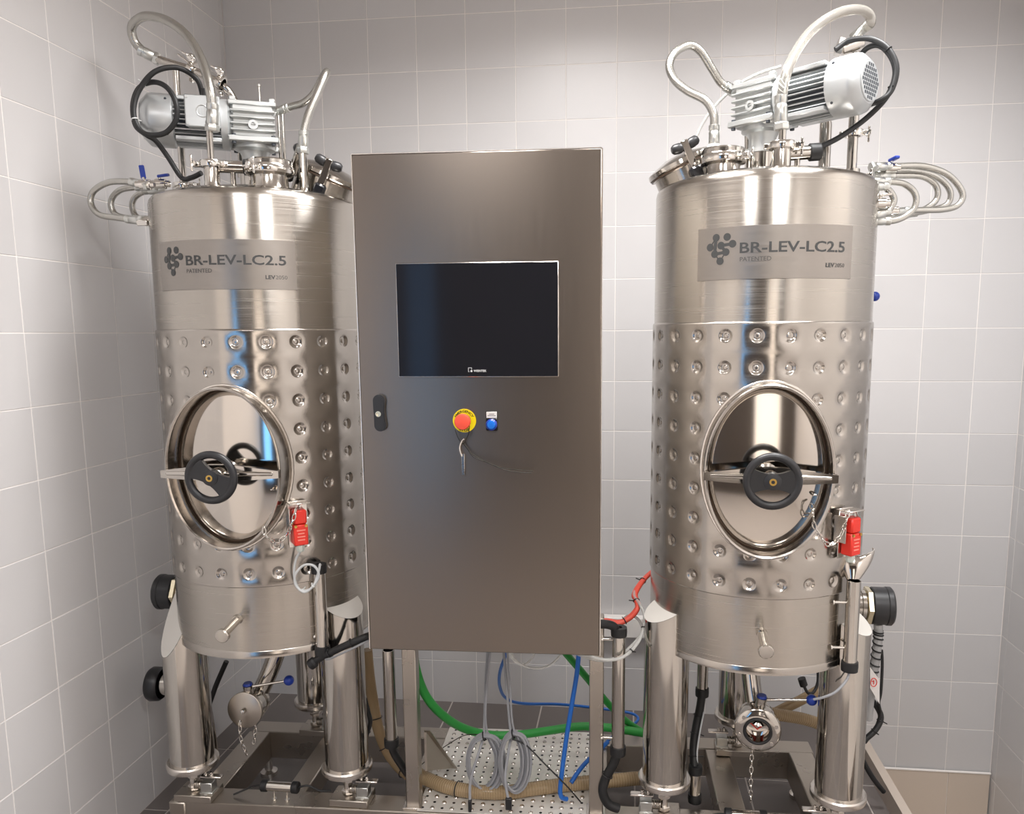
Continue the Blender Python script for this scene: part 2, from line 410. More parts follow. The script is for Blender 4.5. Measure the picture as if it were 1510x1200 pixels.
def wrap_disc(mb, a, z, rad, r, n=20, sx=1.0):
    vs = [V((math.sin(math.radians(a)) * r, -math.cos(math.radians(a)) * r, z))]
    for k in range(n):
        aa = math.radians(a) + rad * sx * math.cos(2 * PI * k / n) / r; vs.append(V((math.sin(aa) * r, -math.cos(aa) * r, z + rad * math.sin(2 * PI * k / n))))
    mb.add(vs, [(0, 1 + k, 1 + (k + 1) % n) for k in range(n)])
def wrap_bar(mb, p, q, wd, r):
    d = V((q[0] - p[0], q[1] - p[1])).normalized(); nn = V((-d.y, d.x)) * wd / 2; P = []
    for e in ((p, 1), (p, -1), (q, -1), (q, 1)): P.append((e[0][0] + nn.x * e[1], e[0][1] + nn.y * e[1]))
    mb.add([V((math.sin(x / r) * r, -math.cos(x / r) * r, z)) for x, z in P], [(0, 1, 2, 3)])
JM = None
def make_tank(label, T, rz, dz, wheel_tilt, lcut):
    global JM
    t = thing('fermentation_tank', label, 'tank', T + V((0, 0, dz)), 'stainless steel tanks', rz)
    L = dict(parent=t, local=True)
    # shell above and below the jacket
    MB().lathe([(R0, ZJT - .02), (R0, ZTOP - .022), (R0 - .0025, ZTOP - .012), (R0 - .009, ZTOP - .004), (R0 - .02, ZTOP)], n=128).build('upper_shell', 'steel_shell', **L)
    MB().lathe([(R0 - .02, ZTOP), (.24, ZTOP + .009), (.16, ZTOP + .025), (.08, ZTOP + .036), (0, ZTOP + .038)], n=96).build('top_dish', 'steel_jacket', **L)
    MB().lathe([(R0, ZBOT + .02), (R0, ZJB + .02)], n=128).build('lower_shell', 'steel_shell', **L)
    MB().lathe([(R0, ZBOT + .02), (R0 + .0015, ZBOT + .018), (R0 + .0015, ZBOT), (R0 - .008, ZBOT - .004), (.22, ZBOT - .02), (.1, ZBOT - .05), (.04, ZBOT - .065), (0, ZBOT - .065)], n=96).build('bottom_dish', 'steel_jacket', **L)
    if JM is None: o = jacket().build('dimple_jacket', 'steel_jacket', sharp=50, **L); JM = o.data
    else:
        o = bpy.data.objects.new('dimple_jacket', JM); col.objects.link(o); o.parent = t
    # manway: welded neck, recessed door, clamp bar, hand wheel
    yr = -.322; mb = MB()
    o1 = [V((MA * math.cos(2 * PI * k / 64), -math.sqrt(RJ ** 2 - (MA * math.cos(2 * PI * k / 64)) ** 2) + .006, MZ + MBB * math.sin(2 * PI * k / 64))) for k in range(64)]
    loft(mb, [o1, ell(MA, MBB, yr + .004), ell(MA - .001, MBB - .001, yr + .001), ell(MA - .004, MBB - .004, yr), ell(MA - .008, MBB - .008, yr + .002), ell(MA - .009, MBB - .009, yr + .006), ell(MA - .009, MBB - .009, -.245)])
    nk = mb.build('manway_neck', 'steel_jacket', **L)
    wp = []
    for k in range(64):
        x = (MA + .003) * math.cos(2 * PI * k / 64); wp.append(V((x, -math.sqrt(RJ ** 2 - x * x), MZ + (MBB + .003) * math.sin(2 * PI * k / 64))))
    MB().tube(wp, .0042, 8, 2, True, rf=lambda s: 1 + .18 * math.sin(s * 400)).build('weld_bead', 'steel_edge', nk, local=True)
    da, db = MA - .014, MBB - .014
    loops = [ell(da, db, -.25), ell(da, db, -.262)] + [ell(da * s, db * s, -.265 - .012 * (1 - s * s)) for s in (.985, .93, .84, .72, .58, .42, .25, .1)]
    door = loft(MB(), loops, cap=True).build('manway_door', 'steel_mirror', sharp=60, **L)
    MB().tube(ell(da + .002, db + .002, -.256), .003, 8, 1, True).build('gasket', 'gasket_brown', door, local=True)
    MB().lathe([(0, 0), (.026, 0), (.026, .004), (.018, .008), (.018, .012), (.012, .016), (0, .016)], (0, -.2765, MZ - .008), (0, -1, 0), 28).build('door_boss', 'steel_polish', door, local=True)
    MB().tube([(.112, -.266, MZ - .062), (.112, -.284, MZ - .058), (.12, -.284, MZ - .058), (.12, -.266, MZ - .062)], .0025, 6, 3).build('chain_eye', 'chrome_small', door, local=True)
    zc = MZ - .008; mb = MB()
    ol = [(-.157, -.009), (-.157, .010), (-.09, .018), (-.03, .025), (.03, .025), (.09, .018), (.157, .010), (.157, -.009), (.09, -.014), (.03, -.016), (-.03, -.016), (-.09, -.014)]
    mb.prism(ol, (0, yr - .003, zc), (1, 0, 0), (0, 0, 1), .016)
    for s in (-1, 1): mb.cyl((s * .02, yr - .024, zc + .003), (s * .142, yr - .018, zc + .002), .0075, .005, 14, .002)
    mb.cyl((0, yr - .012, zc), (0, yr - .04, zc), .022, .018, 24, .002)
    mb.build('clamp_bar', 'steel_polish', **L)
    MB().cyl((0, -.275, zc), (0, yr - .045, zc), .0085, None, 18).build('spindle', 'steel_polish', **L)
    # wheel in its own frame (face towards -Y)
    mb = MB(); mb.torus((0, 0, 0), (0, 1, 0), .059, .0098, 48, 12)
    hw = math.radians(33); arc = [(.057 * math.cos(a), .057 * math.sin(a)) for a in [-hw + 2 * hw * k / 8 for k in range(9)]]
    top = [(.057 * math.cos(hw) * (1 - 2 * k / 10), .057 * math.sin(hw) - .013 * (1 - (1 - 2 * k / 10) ** 2)) for k in range(1, 10)]
    ol = arc + top + [(-x, -z) for x, z in arc] + [(-x, -z) for x, z in top]
    mb.prism(ol, (0, .006, 0), (1, 0, 0), (0, 0, 1), .012)
    mb.lathe([(.022, -.008), (.02, .008), (.010, .011), (0, .011)], (0, 0, 0), (0, -1, 0), 28)
    wh = mb.build('hand_wheel', 'black_plastic', sharp=45, **L); wh.location = (0, yr - .062, zc); wh.rotation_euler = (0, wheel_tilt, 0)
    MB().lathe([(.0035, .008), (.0085, .008), (.0085, .0125), (.0045, .0125), (.0035, .009)], (0, 0, 0), (0, -1, 0), 18, close=True).build('brass_insert', 'brass', wh, local=True)
    # nameplate
    mb = MB(); curved_plate(mb, R0 + .0008, -38, 40, 1.712, 1.838, .0018)
    pl = mb.build('nameplate', 'nameplate_steel', **L); r = R0 + .0032
    mb = MB(); wrap_text(mb, 'BR-LEV-LC2.5', .0345, -16.4, 1.7745, r, math.radians(51.4) * r, .0006); mb.build('lettering', 'ink_dark', pl, local=True)
    mb = MB(); wrap_text(mb, 'PATENTED', .0145, -16.2, 1.7545, r, math.radians(14.4) * r, .0001); mb.build('lettering', 'ink_light', pl, local=True)
    mb = MB(); wrap_text(mb, 'LEV', .0138, 24.4, 1.7385, r, math.radians(4.8) * r, .0004); mb.build('lettering', 'ink_dark', pl, local=True)
    mb = MB(); wrap_text(mb, '2050', .0138, 29.4, 1.7385, r, math.radians(5.8) * r); mb.build('lettering', 'ink_light', pl, local=True)
    mb = MB(); k = .001005 / 1.55
    D = [(357, 78), (404, 78), (331, 112), (379, 108), (427, 104), (352, 138), (400, 133), (376, 165)]
    q = lambda p: (math.radians(-25.5) * r + (p[0] - 379) * k * .92, 1.786 - (p[1] - 121) * k)
    for d in D: x, z = q(d); wrap_disc(mb, math.degrees(x / r), z, .0092, r)
    for a, b in ((0, 2), (0, 5), (3, 4), (5, 6), (3, 6), (6, 7), (5, 7)): wrap_bar(mb, q(D[a]), q(D[b]), .0075 if (a, b) not in ((6, 7), (5, 7), (0, 2)) else .003, r)
    mb.build('logo', 'ink_dark', pl, local=True)
    mb = MB()
    for a in (-37.2, 39.2):
        for z in (1.7155, 1.8345): wrap_disc(mb, a, z, .0018, r)
    # three tubular legs with a slanted cap plate and a foot ring
    for i, (ang, cut) in enumerate(((-60, lcut), (60, .62), (180, .9))):
        a = math.radians(ang); rad = V((math.sin(a), -math.cos(a), 0)); c = rad * .275; rl = .063; zb = .318; mb = MB(); n = 40
        tn = V((-rad.y, rad.x, 0)); zt = .84; bot = []; top = []; cd = math.radians(22) if cut > 1.5 else 0.0
        for k in range(n):
            p = 2 * PI * k / n; e = rad * math.cos(p) * rl + tn * math.sin(p) * rl
            bot.append(c + e + V((0, 0, zb))); top.append(c + e + V((0, 0, zt - cut * (math.cos(p - cd) + 0.25) * rl)))
        loft(mb, [bot, top]); lg = mb.build('leg', 'steel_polish', **L)
        MB().add([p + rad * .0006 + V((0, 0, .0006)) for p in top], [tuple(range(n))]).build('leg_cap', 'steel_plate', lg, local=True)
        MB().lathe([(rl - .004, 0), (rl + .010, 0), (rl + .0115, .003), (rl + .0115, .016), (rl + .008, .02), (rl - .002, .02)], c + V((0, 0, zb - .012)), (0, 0, 1), 48).build('foot_ring', 'steel_edge', lg, local=True)
    # level-rod stub on the lower shell
    mb = MB(); mb.cyl((0, -R0 + .01, .826), (0, -R0 - .008, .825), .017, .0125, 20); mb.cyl((0, -R0, .825), (0, -R0 - .085, .816), .0112, None, 18); mb.cyl((0, -R0 - .083, .816), (0, -R0 - .097, .8145), .0185, None, 24, .002)
    mb.build('sample_stub', 'steel_polish', **L)
    return t
tankL = make_tank('stainless steel dimple-jacketed tank left of the control cabinet', TL, math.radians(3), -.004, math.radians(32), 2.2)
tankR = make_tank('stainless steel dimple-jacketed tank right of the control cabinet', TR, math.radians(-3), .005, math.radians(0), .55)

# ------------------------------------------------------------------ control cabinet
CA, CB = V((.927, -1.2255, 0)), V((1.5305, -1.2105, 0))       # front lower corners, left and right
ce = (CB - CA).normalized(); cn = V((ce.y, -ce.x, 0)); CW = (CB - CA).length; CZ0, CZ1 = .768, 2.021
def cp(x, z, o=0.0): return CA + ce * x + V((0, 0, z)) + cn * o         # a point on the door face; o = proud of it
RC = Matrix((ce, -cn, V((0, 0, 1)))).transposed()
cab = thing('control_cabinet', 'tall brushed stainless steel control cabinet between the two tanks', 'cabinet', CA + ce * CW / 2 - cn * .12 + V((0, 0, CZ0)))
MB().box(cp(CW / 2, (CZ0 + CZ1) / 2, -.137), (CW - .006, .226, CZ1 - CZ0 - .006), .003, RC).build('body', 'steel_body', cab)
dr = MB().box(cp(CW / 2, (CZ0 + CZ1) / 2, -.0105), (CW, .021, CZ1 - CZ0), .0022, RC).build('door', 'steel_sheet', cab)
mb = MB(); mb.box(cp(CW / 2, CZ1 + .0012, -.012), (CW, .022, .0024), 0, RC); mb.box(cp(CW + .0012, (CZ0 + CZ1) / 2, -.012), (.0024, .022, CZ1 - CZ0), 0, RC); mb.box(cp(-.0012, (CZ0 + CZ1) / 2, -.012), (.0024, .022, CZ1 - CZ0), 0, RC)
mb.build('door_edge', 'steel_edge', dr)
def cpx(u, v):                                           # photo pixel -> (x, z) on the door face
    d = RM @ V(((u - CX) / F, -(v - CY) / F, -1.0)); tt = (CA - CLOC).dot(cn) / d.dot(cn); P = CLOC + d * tt; return (P - CA).dot(ce), P.z
sx0, sz1 = cpx(583, 388); sx1, sz0 = cpx(824.5, 556)
hm = MB().box(cp((sx0 + sx1) / 2, (sz0 + sz1) / 2, .002), (sx1 - sx0, .005, sz1 - sz0), .002, RC).build('touch_screen', 'steel_edge', cab)
MB().box(cp((sx0 + sx1) / 2, (sz0 + sz1) / 2, .0046), (sx1 - sx0 - .005, .003, sz1 - sz0 - .005), .001, RC).build('screen_glass', 'screen_glass', hm)
def flat_text(mb, s, size, x, z, o, width=None, bold=0.0):
    vs, fs = text_mesh(s, size, bold); x0 = min(p.x for p in vs); wd = max(p.x for p in vs) - x0; k = width / wd if width else 1
    mb.add([cp(x + (p.x - x0) * k, z + p.y, o) for p in vs], fs)
lx, lz = cpx(699, 548); lx2, _ = cpx(718, 548)
mb = MB(); flat_text(mb, 'WEINTEK', .0075, lx, lz, .0066, lx2 - lx, .0002); mb.build('lettering', 'white_print', hm)
mb = MB(); a, b = cpx(691.5, 548)
for (x, z, w_, h_) in ((a, b + .005, .0012, .010), (a + .004, b + .010, .009, .0012), (a + .008, b + .008, .0012, .004), (a + .001, b + .0004, .003, .0012)): mb.box(cp(x, z, .0066), (w_, .0004, h_), 0, RC)
mb.lathe([(0, 0), (.0026, 0), (.0026, .0004), (0, .0004)], cp(a + .0075, b + .002, .0064), cn, 14); mb.build('logo', 'white_print', hm)
# door lock handle
hx, hz = cpx(561, 609); mb = MB(); ol = []
for k in range(25):
    a = PI * k / 24; ol.append((.0152 * math.cos(a), .032 + .0152 * math.sin(a)))
ol += [(-.0147, .01), (-.0138, -.006)]
for k in range(25):
    a = PI + PI * k / 24; ol.append((.0015 + .0152 * math.cos(a), -.030 + .0152 * math.sin(a)))
ol += [(.0132, -.008), (.0128, .008)]
mb.prism(ol, cp(hx, hz), ce, (0, 0, 1), .011); k0 = [(a * .86, b * .94) for a, b in ol]; mb.prism(k0, cp(hx, hz, .0105), ce, (0, 0, 1), .0025)
lk = mb.build('lock_handle', 'black_plastic', cab)
MB().lathe([(0, .001), (.0035, .001), (.004, .003), (.0072, .003), (.0072, 0)], cp(hx - .0015, hz - .001, .0125), cn, 20).build('key_barrel', 'brass_pale', lk)
# emergency stop
ex, ez = cpx(685, 620)
es = MB().lathe([(0, 0), (.0285, 0), (.0295, .001), (.0295, .002), (0, .002)], cp(ex, ez), cn, 48).build('emergency_stop', 'yellow', cab)
mb = MB(); mb.lathe([(.0165, 0), (.0165, .012), (.013, .018)], cp(ex, ez, .002), cn, 32); mb.build('collar', 'black_plastic', es)
MB().lathe([(.012, .016), (.0185, .019), (.0198, .023), (.0198, .031), (.018, .0355), (.012, .037), (0, .0375)], cp(ex, ez), cn, 40).build('push_button', 'estop_red', es)
def arc_text(mb, s, size, rad, a0, a1, o, inward=False):
    vs, fs = text_mesh(s, size, .0002); x0 = min(p.x for p in vs); wd = max(p.x for p in vs) - x0; out = []
    for p in vs:
        t = (p.x - x0) / wd; a = math.radians(a0 + (a1 - a0) * t); rr = rad + (-p.y if inward else p.y); out.append(cp(ex + rr * math.cos(a), ez + rr * math.sin(a), o))
    mb.add(out, fs)
mb = MB(); arc_text(mb, 'EMERGENCY', .0085, .0208, 158, 22, .0026); arc_text(mb, 'STOP', .0085, .0272, 238, 302, .0026, True); mb.build('lettering', 'ink_black', es)
# blue lamp button with label holder
bx, bz = cpx(725.5, 621); bs = MB().box(cp(bx, bz - .0075, .003), (.0295, .007, .031), .002, RC).box(cp(bx, bz + .016, .002), (.0295, .005, .018), .001, RC).build('reset_button', 'black_gloss', cab)
MB().box(cp(bx, bz + .0165, .0046), (.0265, .001, .0155), .0003, RC).build('label', 'label_white', bs)
mb = MB()
for z, wd in ((.0185, .013), (.0145, .020)):
    mb.box(cp(bx, bz + z, .0052), (wd, .0003, .0014), 0, RC)
mb.build('lettering', 'ink_light', bs)
MB().lathe([(.0108, 0), (.0142, .001), (.0142, .006), (.0112, .009)], cp(bx, bz - .0075, .006), cn, 32).build('bezel', 'blue_plastic', bs)
MB().lathe([(.0112, .008), (.0095, .0105), (0, .012)], cp(bx, bz - .0075, .006), cn, 32).build('lens', 'blue_lens', bs)
# wire and tag hanging from the emergency stop
t = thing('tag_wire', 'thin dark wire with a metal tag hung round the red emergency stop', 'wire', cp(ex, ez - .06))
q = lambda u, v, o: (lambda xz: cp(xz[0], xz[1], o))(cpx(u, v))
wire = MB(); wire.tube([q(673, 632, .016), q(676, 642, .014), q(680, 650, .01), q(684, 654, .009), q(689, 646, .012), q(693, 636, .016), q(694, 622, .02), q(690, 612, .02)], .0011, 6)
wire.tube([q(683, 652, .009), q(690, 661, .009), q(700, 673, .012), q(720, 680, .02), q(750, 691, .026), q(785, 695, .024)], .0009, 6); wire.tube([q(684, 652, .009), q(693, 663, .012), q(703, 671, .018), q(740, 686, .03), q(788, 691.5, .03)], .0009, 6)
wire.build('wire', 'ink_black', t)
tg_ = MB(); tg_.tube([q(682, 672, .008), q(679, 660, .009), q(682, 650, .010), q(686, 646, .012)], .0022, 8); tg_.box(q(683.5, 684, .006), (.0085, .003, .056), .001, RC); tg_.build('metal_tag', 'chrome_small', t)

# ------------------------------------------------------------------ skid
SKW = .0275
def sy(x, y): return y + SKW * (x - .25)                  # the whole skid stands a little turned to the walls
def slab(mb, x0, x1, y0, y1, z0, z1, ch=.003):
    R = Matrix.Rotation(math.atan(SKW), 3, 'Z'); cx = (x0 + x1) / 2; return mb.box((cx, sy(cx, (y0 + y1) / 2), (z0 + z1) / 2), (x1 - x0, y1 - y0, z1 - z0), ch, R)
skid = thing('machine_skid', 'welded stainless steel base frame under the tanks and cabinet', 'frame', (1.25, -.82, .015))
slab(MB(), .28, 2.30, -1.085, -1.005, .1, .2).build('front_rail', 'steel_frame', skid)
slab(MB(), .28, 2.225, -.662, -.587, .1, .2).build('rear_rail', 'steel_frame', skid)
for x0, x1 in ((.28, .356), (2.147, 2.225)): slab(MB(), x0, x1, -1.006, -.661, .1, .2).build('side_rail', 'steel_frame', skid)
for x0, x1, nm in ((.553, .618, 'cross_member'), (1.872, 1.95, 'cross_member'), (.93, .985, 'cross_member'), (1.49, 1.545, 'cross_member')): slab(MB(), x0, x1, -1.006, -.661, .12, .198).build(nm, 'steel_frame', skid)
slab(MB(), .226, .281, -1.083, -1.0, .105, .196, .006).build('end_bracket', 'steel_frame', skid)
for x in (.32, 1.25, 2.19):
    for y in (-1.04, -.625):
        mb = MB(); p = V((x, sy(x, y), 0)); mb.lathe([(0, .016), (.03, .016), (.03, .03), (.014, .036), (.012, .1), (0, .1)], p, (0, 0, 1), 20); mb.build('foot', 'steel_edge', skid)
# perforated tread plate between the cabinet posts
tp = slab(MB(), .985, 1.492, -1.08, -.588, .2005, .2035, .001).build('tread_plate', 'steel_plate', skid)
rim, hole = MB(), MB()
for i in range(17):
    for j in range(17):
        x = 1.005 + i * .0292; y = -1.064 + j * .0285
        if x > 1.478: continue
        p = V((x, sy(x, y), .2035))
        if (i + j) % 2:
            rim.lathe([(.0075, 0), (.0055, .0030), (.0026, .0028), (.0024, .0005)], p, (0, 0, 1), 10)
        else: hole.lathe([(.0046, .0003), (0, .0003)], p, (0, 0, 1), 10)
for mb_, nm, mm in ((rim, 'raised_studs', 'steel_edge'), (hole, 'punched_holes', 'black_gloss')):
    o = mb_.build(nm, mm, tp); o['kind'] = 'stuff'
# posts that carry the cabinet
for x, nm in ((.975, 'left'), (1.516, 'right')):
    p = slab(MB(), x - .0205, x + .0205, -1.062, -1.021, .2, .80, .003).build('cabinet_post', 'steel_frame', skid)
    slab(MB(), x - .028, x + .028, -1.075, -1.01, .2, .206, .001).build('post_foot', 'steel_edge', p)
mb = MB(); g = [V((.998, sy(.99, -1.0), .405)), V((.998, sy(.99, -1.0), .28)), V((1.03, sy(1.03, -.86), .206)), V((1.05, sy(1.05, -.86), .21))]
mb.add(g + [p + V((.006, .003, 0)) for p in g], [(0, 1, 2, 3), (7, 6, 5, 4), (0, 3, 7, 4), (3, 2, 6, 7), (2, 1, 5, 6), (1, 0, 4, 5)]); mb.build('gusset', 'steel_frame', skid)
mb = MB(); mb.prism([(0, 0), (.018, 0), (.018, .25), (0, .25)], (.998, sy(.99, -1.0), .41), (1, 0, 0), V((.19, .56, -.8)), .003); mb.build('brace', 'steel_frame', skid)
# ------------------------------------------------------------------ load cells under the tank feet
def load_cell(x, y, s, label):
    z = .2; t = thing('load_cell', label, 'load cell', (x, y, z), 'load cells under the tank feet')
    MB().box((x + s * .012, y, z + .011), (.118, .078, .022), .002).build('base_plate', 'steel_frame', t)
    MB().cyl((x, y, z + .022), (x, y, .306), .0125, None, 18).hexnut((x, y, z + .024), (0, 0, 1), .019, .014).hexnut((x, y, z + .062), (0, 0, 1), .019, .012).build('stud', 'steel_edge', t)
    MB().lathe([(.011, 0), (.023, 0), (.023, .02), (.011, .02)], (x, y, .286), (0, 0, 1), 24, close=True).build('rubber_pad', 'black_rubber', t)
    MB().box((x + s * .052, y - .012, z + .043), (.036, .032, .032), .002).box((x + s * .052, y - .012, z + .026), (.04, .036, .008), .001).build('cell_block', 'zinc', t)
    mb = MB(); sp = []
    for k in range(61): a = 2 * PI * k / 10; sp.append(V((x + s * (.010 + .026 * k / 60), y - .012 + math.cos(a) * .012, z + .045 + math.sin(a) * .012)))
    mb.tube(sp, .0022, 6, 1); mb.build('spring', 'steel_frame', t)
    pl = MB().box((x + s * .064, y - .012, z + .074), (.066, .02, .007), .002).build('link_bar', 'steel_edge', t)
    for k in (0, 1): MB().cyl((x + s * (.045 + k * .017), y - .012, z + .077), (x + s * (.045 + k * .017), y - .012, z + .084), .0062, None, 14).hexnut((x + s * (.045 + k * .017), y - .012, z + .083), (0, 0, 1), .0045, .004).build('bolt', 'chrome_small', pl)
    MB().cyl((x + s * .055, y - .033, z + .022), (x + s * .055, y - .033, z + .027), .0055, None, 12).build('bolt', 'chrome_small', t)
def foot_at(T, rz, ang):
    a = math.radians(ang) + rz; return V((T.x + math.sin(a) * .275, T.y - math.cos(a) * .275, 0))
for T, rz, s, nm in ((TL, math.radians(3), 1, 'left tank'), (TR, math.radians(-3), -1, 'right tank')):
    for ang, wh in ((-60, 'front left'), (60, 'front right'), (180, 'rear')):
        p = foot_at(T, rz, ang); load_cell(p.x, p.y if ang != 180 else p.y - .012, s, 'steel load cell under the %s foot of the %s' % (wh, nm))
def junction(u, v, s, label):
    p = at(u, v, -1.045); c = V((p.x, p.y, .243)); t = thing('cable_junction', label, 'junction box', (p.x, p.y, .2), 'cable junction tubes')
    MB().cyl(c - V((.042, 0, 0)), c + V((.042, 0, 0)), .0145, None, 24, .001).build('sleeve', 'steel_polish', t)
    for k in (-1, 1): MB().cyl(c + V((k * .038, 0, 0)), c + V((k * .058, 0, 0)), .0175, None, 24, .002).build('end_cap', 'black_rubber', t)
    for k in (-1, 1): MB().cyl((c.x + k * .02, c.y, .2), (c.x + k * .02, c.y, .23), .003, None, 10).lathe([(0, 0), (.007, 0), (.007, .003), (0, .003)], (c.x + k * .02, c.y, .2), (0, 0, 1), 14).build('pin', 'chrome_small', t)
    MB().tube([c + V((.056, 0, 0)), c + V((.085, .005, .005)), c + V((.12, .01, -.012)), c + V((.155, .012, -.01))], .0028, 6).build('cable', 'black_rubber', t)
    MB().tube([c - V((.056, 0, 0)), c + V((-.08, .006, -.006)), c + V((-.115, .008, -.022)), c + V((-.15, .0, -.036))], .0028, 6).build('cable', 'black_rubber', t)
junction(413, 1158, 1, 'short steel cable tube with black ends on the rail between the left tank\'s front feet')
junction(1100, 1188, 1, 'short steel cable tube with black ends on the rail between the right tank\'s front feet')

# ------------------------------------------------------------------ generic fittings
def hose(name, label, cat, pts, r, m, ferr=(), ties=(), group=None, sub=8, n=12, rf=None, fm='zinc', tm='black_rubber', rib=None):
    P = [at(*p) if len(p) == 3 else V(p[0]) for p in pts]; C = catmull(P, sub); lo = min(C, key=lambda q: q.z)
    t = thing(name, label, cat, lo - V((0, 0, r)), group)
    MB().tube(P, r, n, sub, rf=rf).build('tube', m, t)
    for e, L, rr in ferr:                                # swaged end: position along the hose, length, radius
        N = len(C); i = 0 if e == 0 else N - 1; d = (C[1] - C[0]).normalized() if e == 0 else (C[-2] - C[-1]).normalized(); o = C[i]
        MB().lathe([(0, -.004), (rr * .8, -.004), (rr, 0), (rr, L * .62), (rr * .9, L * .66), (rr * .9, L * .72), (rr, L * .76), (rr, L), (r * .9, L + .002)], o, d, 18).build('ferrule', fm, t)
        MB().hexnut(o - d * .018, d, rr * 1.18, .016).build('hex_nut', fm, t)
    for f in ties:
        i = max(1, min(len(C) - 2, int(f * (len(C) - 1)))); d = (C[i + 1] - C[i - 1])
        x, y, dd = frame(d)
        MB().torus(C[i], d, r * 1.16, .0016, 16, 6).tube([C[i] + x * r * 1.1, C[i] + x * (r * 1.2 + .014) + y * .004], .0016, 6, smooth=False).build('cable_tie', tm, t)
    if rib:
        rb = MB(); Cs = catmull(P, 40)
        acc = 0; last = Cs[0]
        for a, b in zip(Cs[:-1], Cs[1:]):
            acc += (b - a).length
            if acc >= rib: acc = 0; rb.torus(b, b - a, r, .0008, 14, 4)
        o = rb.build('reinforcing_rib', 'tan_rib', t); o['kind'] = 'stuff'
    return t
def clamp(parent, c, R, h=.016, ax=(0, 0, 1), side=(1, 0, 0), nm='clamp'):
    c = V(c); ax = V(ax).normalized(); s = V(side).normalized(); mb = MB()
    mb.lathe([(R * .72, -h * .5), (R * .96, -h * .5), (R, -h * .3), (R, h * .3), (R * .96, h * .5), (R * .72, h * .5)], c, ax, 32)
    t = ax.cross(s); Rm = Matrix((s, t, ax)).transposed()
    mb.box(c + s * (R + .008), (.022, .014, h * .85), .002, Rm); mb.cyl(c + s * (R + .012) - t * .02, c + s * (R + .012) + t * .016, .0035, None, 10)
    mb.hexnut(c + s * (R + .012) + t * .010, t, .008, .007)
    for k in (-1, 1): mb.box(c + s * (R + .012) + t * .019 + ax * k * .011 + s * .003, (.006, .005, .02), .0015, Rm)
    mb.box(c - s * (R + .004), (.012, .018, h * .8), .002, Rm)
    return mb.build(nm, 'chrome_small', parent)
def nozzle(label, base, top, r, clamps=(), upper=None, rb=None, name='top_nozzle', group='nozzles on the tank tops'):
    base = V(base); top = V(top); t = thing(name, label, 'pipe', base, group)
    mb = MB(); d = (top - base)
    mb.lathe([((rb or r) * 1.25, -.012), ((rb or r) * 1.06, .004), ((rb or r), .008), (r, d.length)], base, d, 24); mb.build('stub', 'steel_polish', t)
    for z, R, side in clamps: clamp(t, base + d.normalized() * z, R, ax=d, side=side)
    if upper:
        p, rr = upper; MB().tube([base + d * .9] + [V(q) for q in p], rr, 14, 6, smooth=len(p) > 1).build('pipe', 'steel_polish', t)
    return t
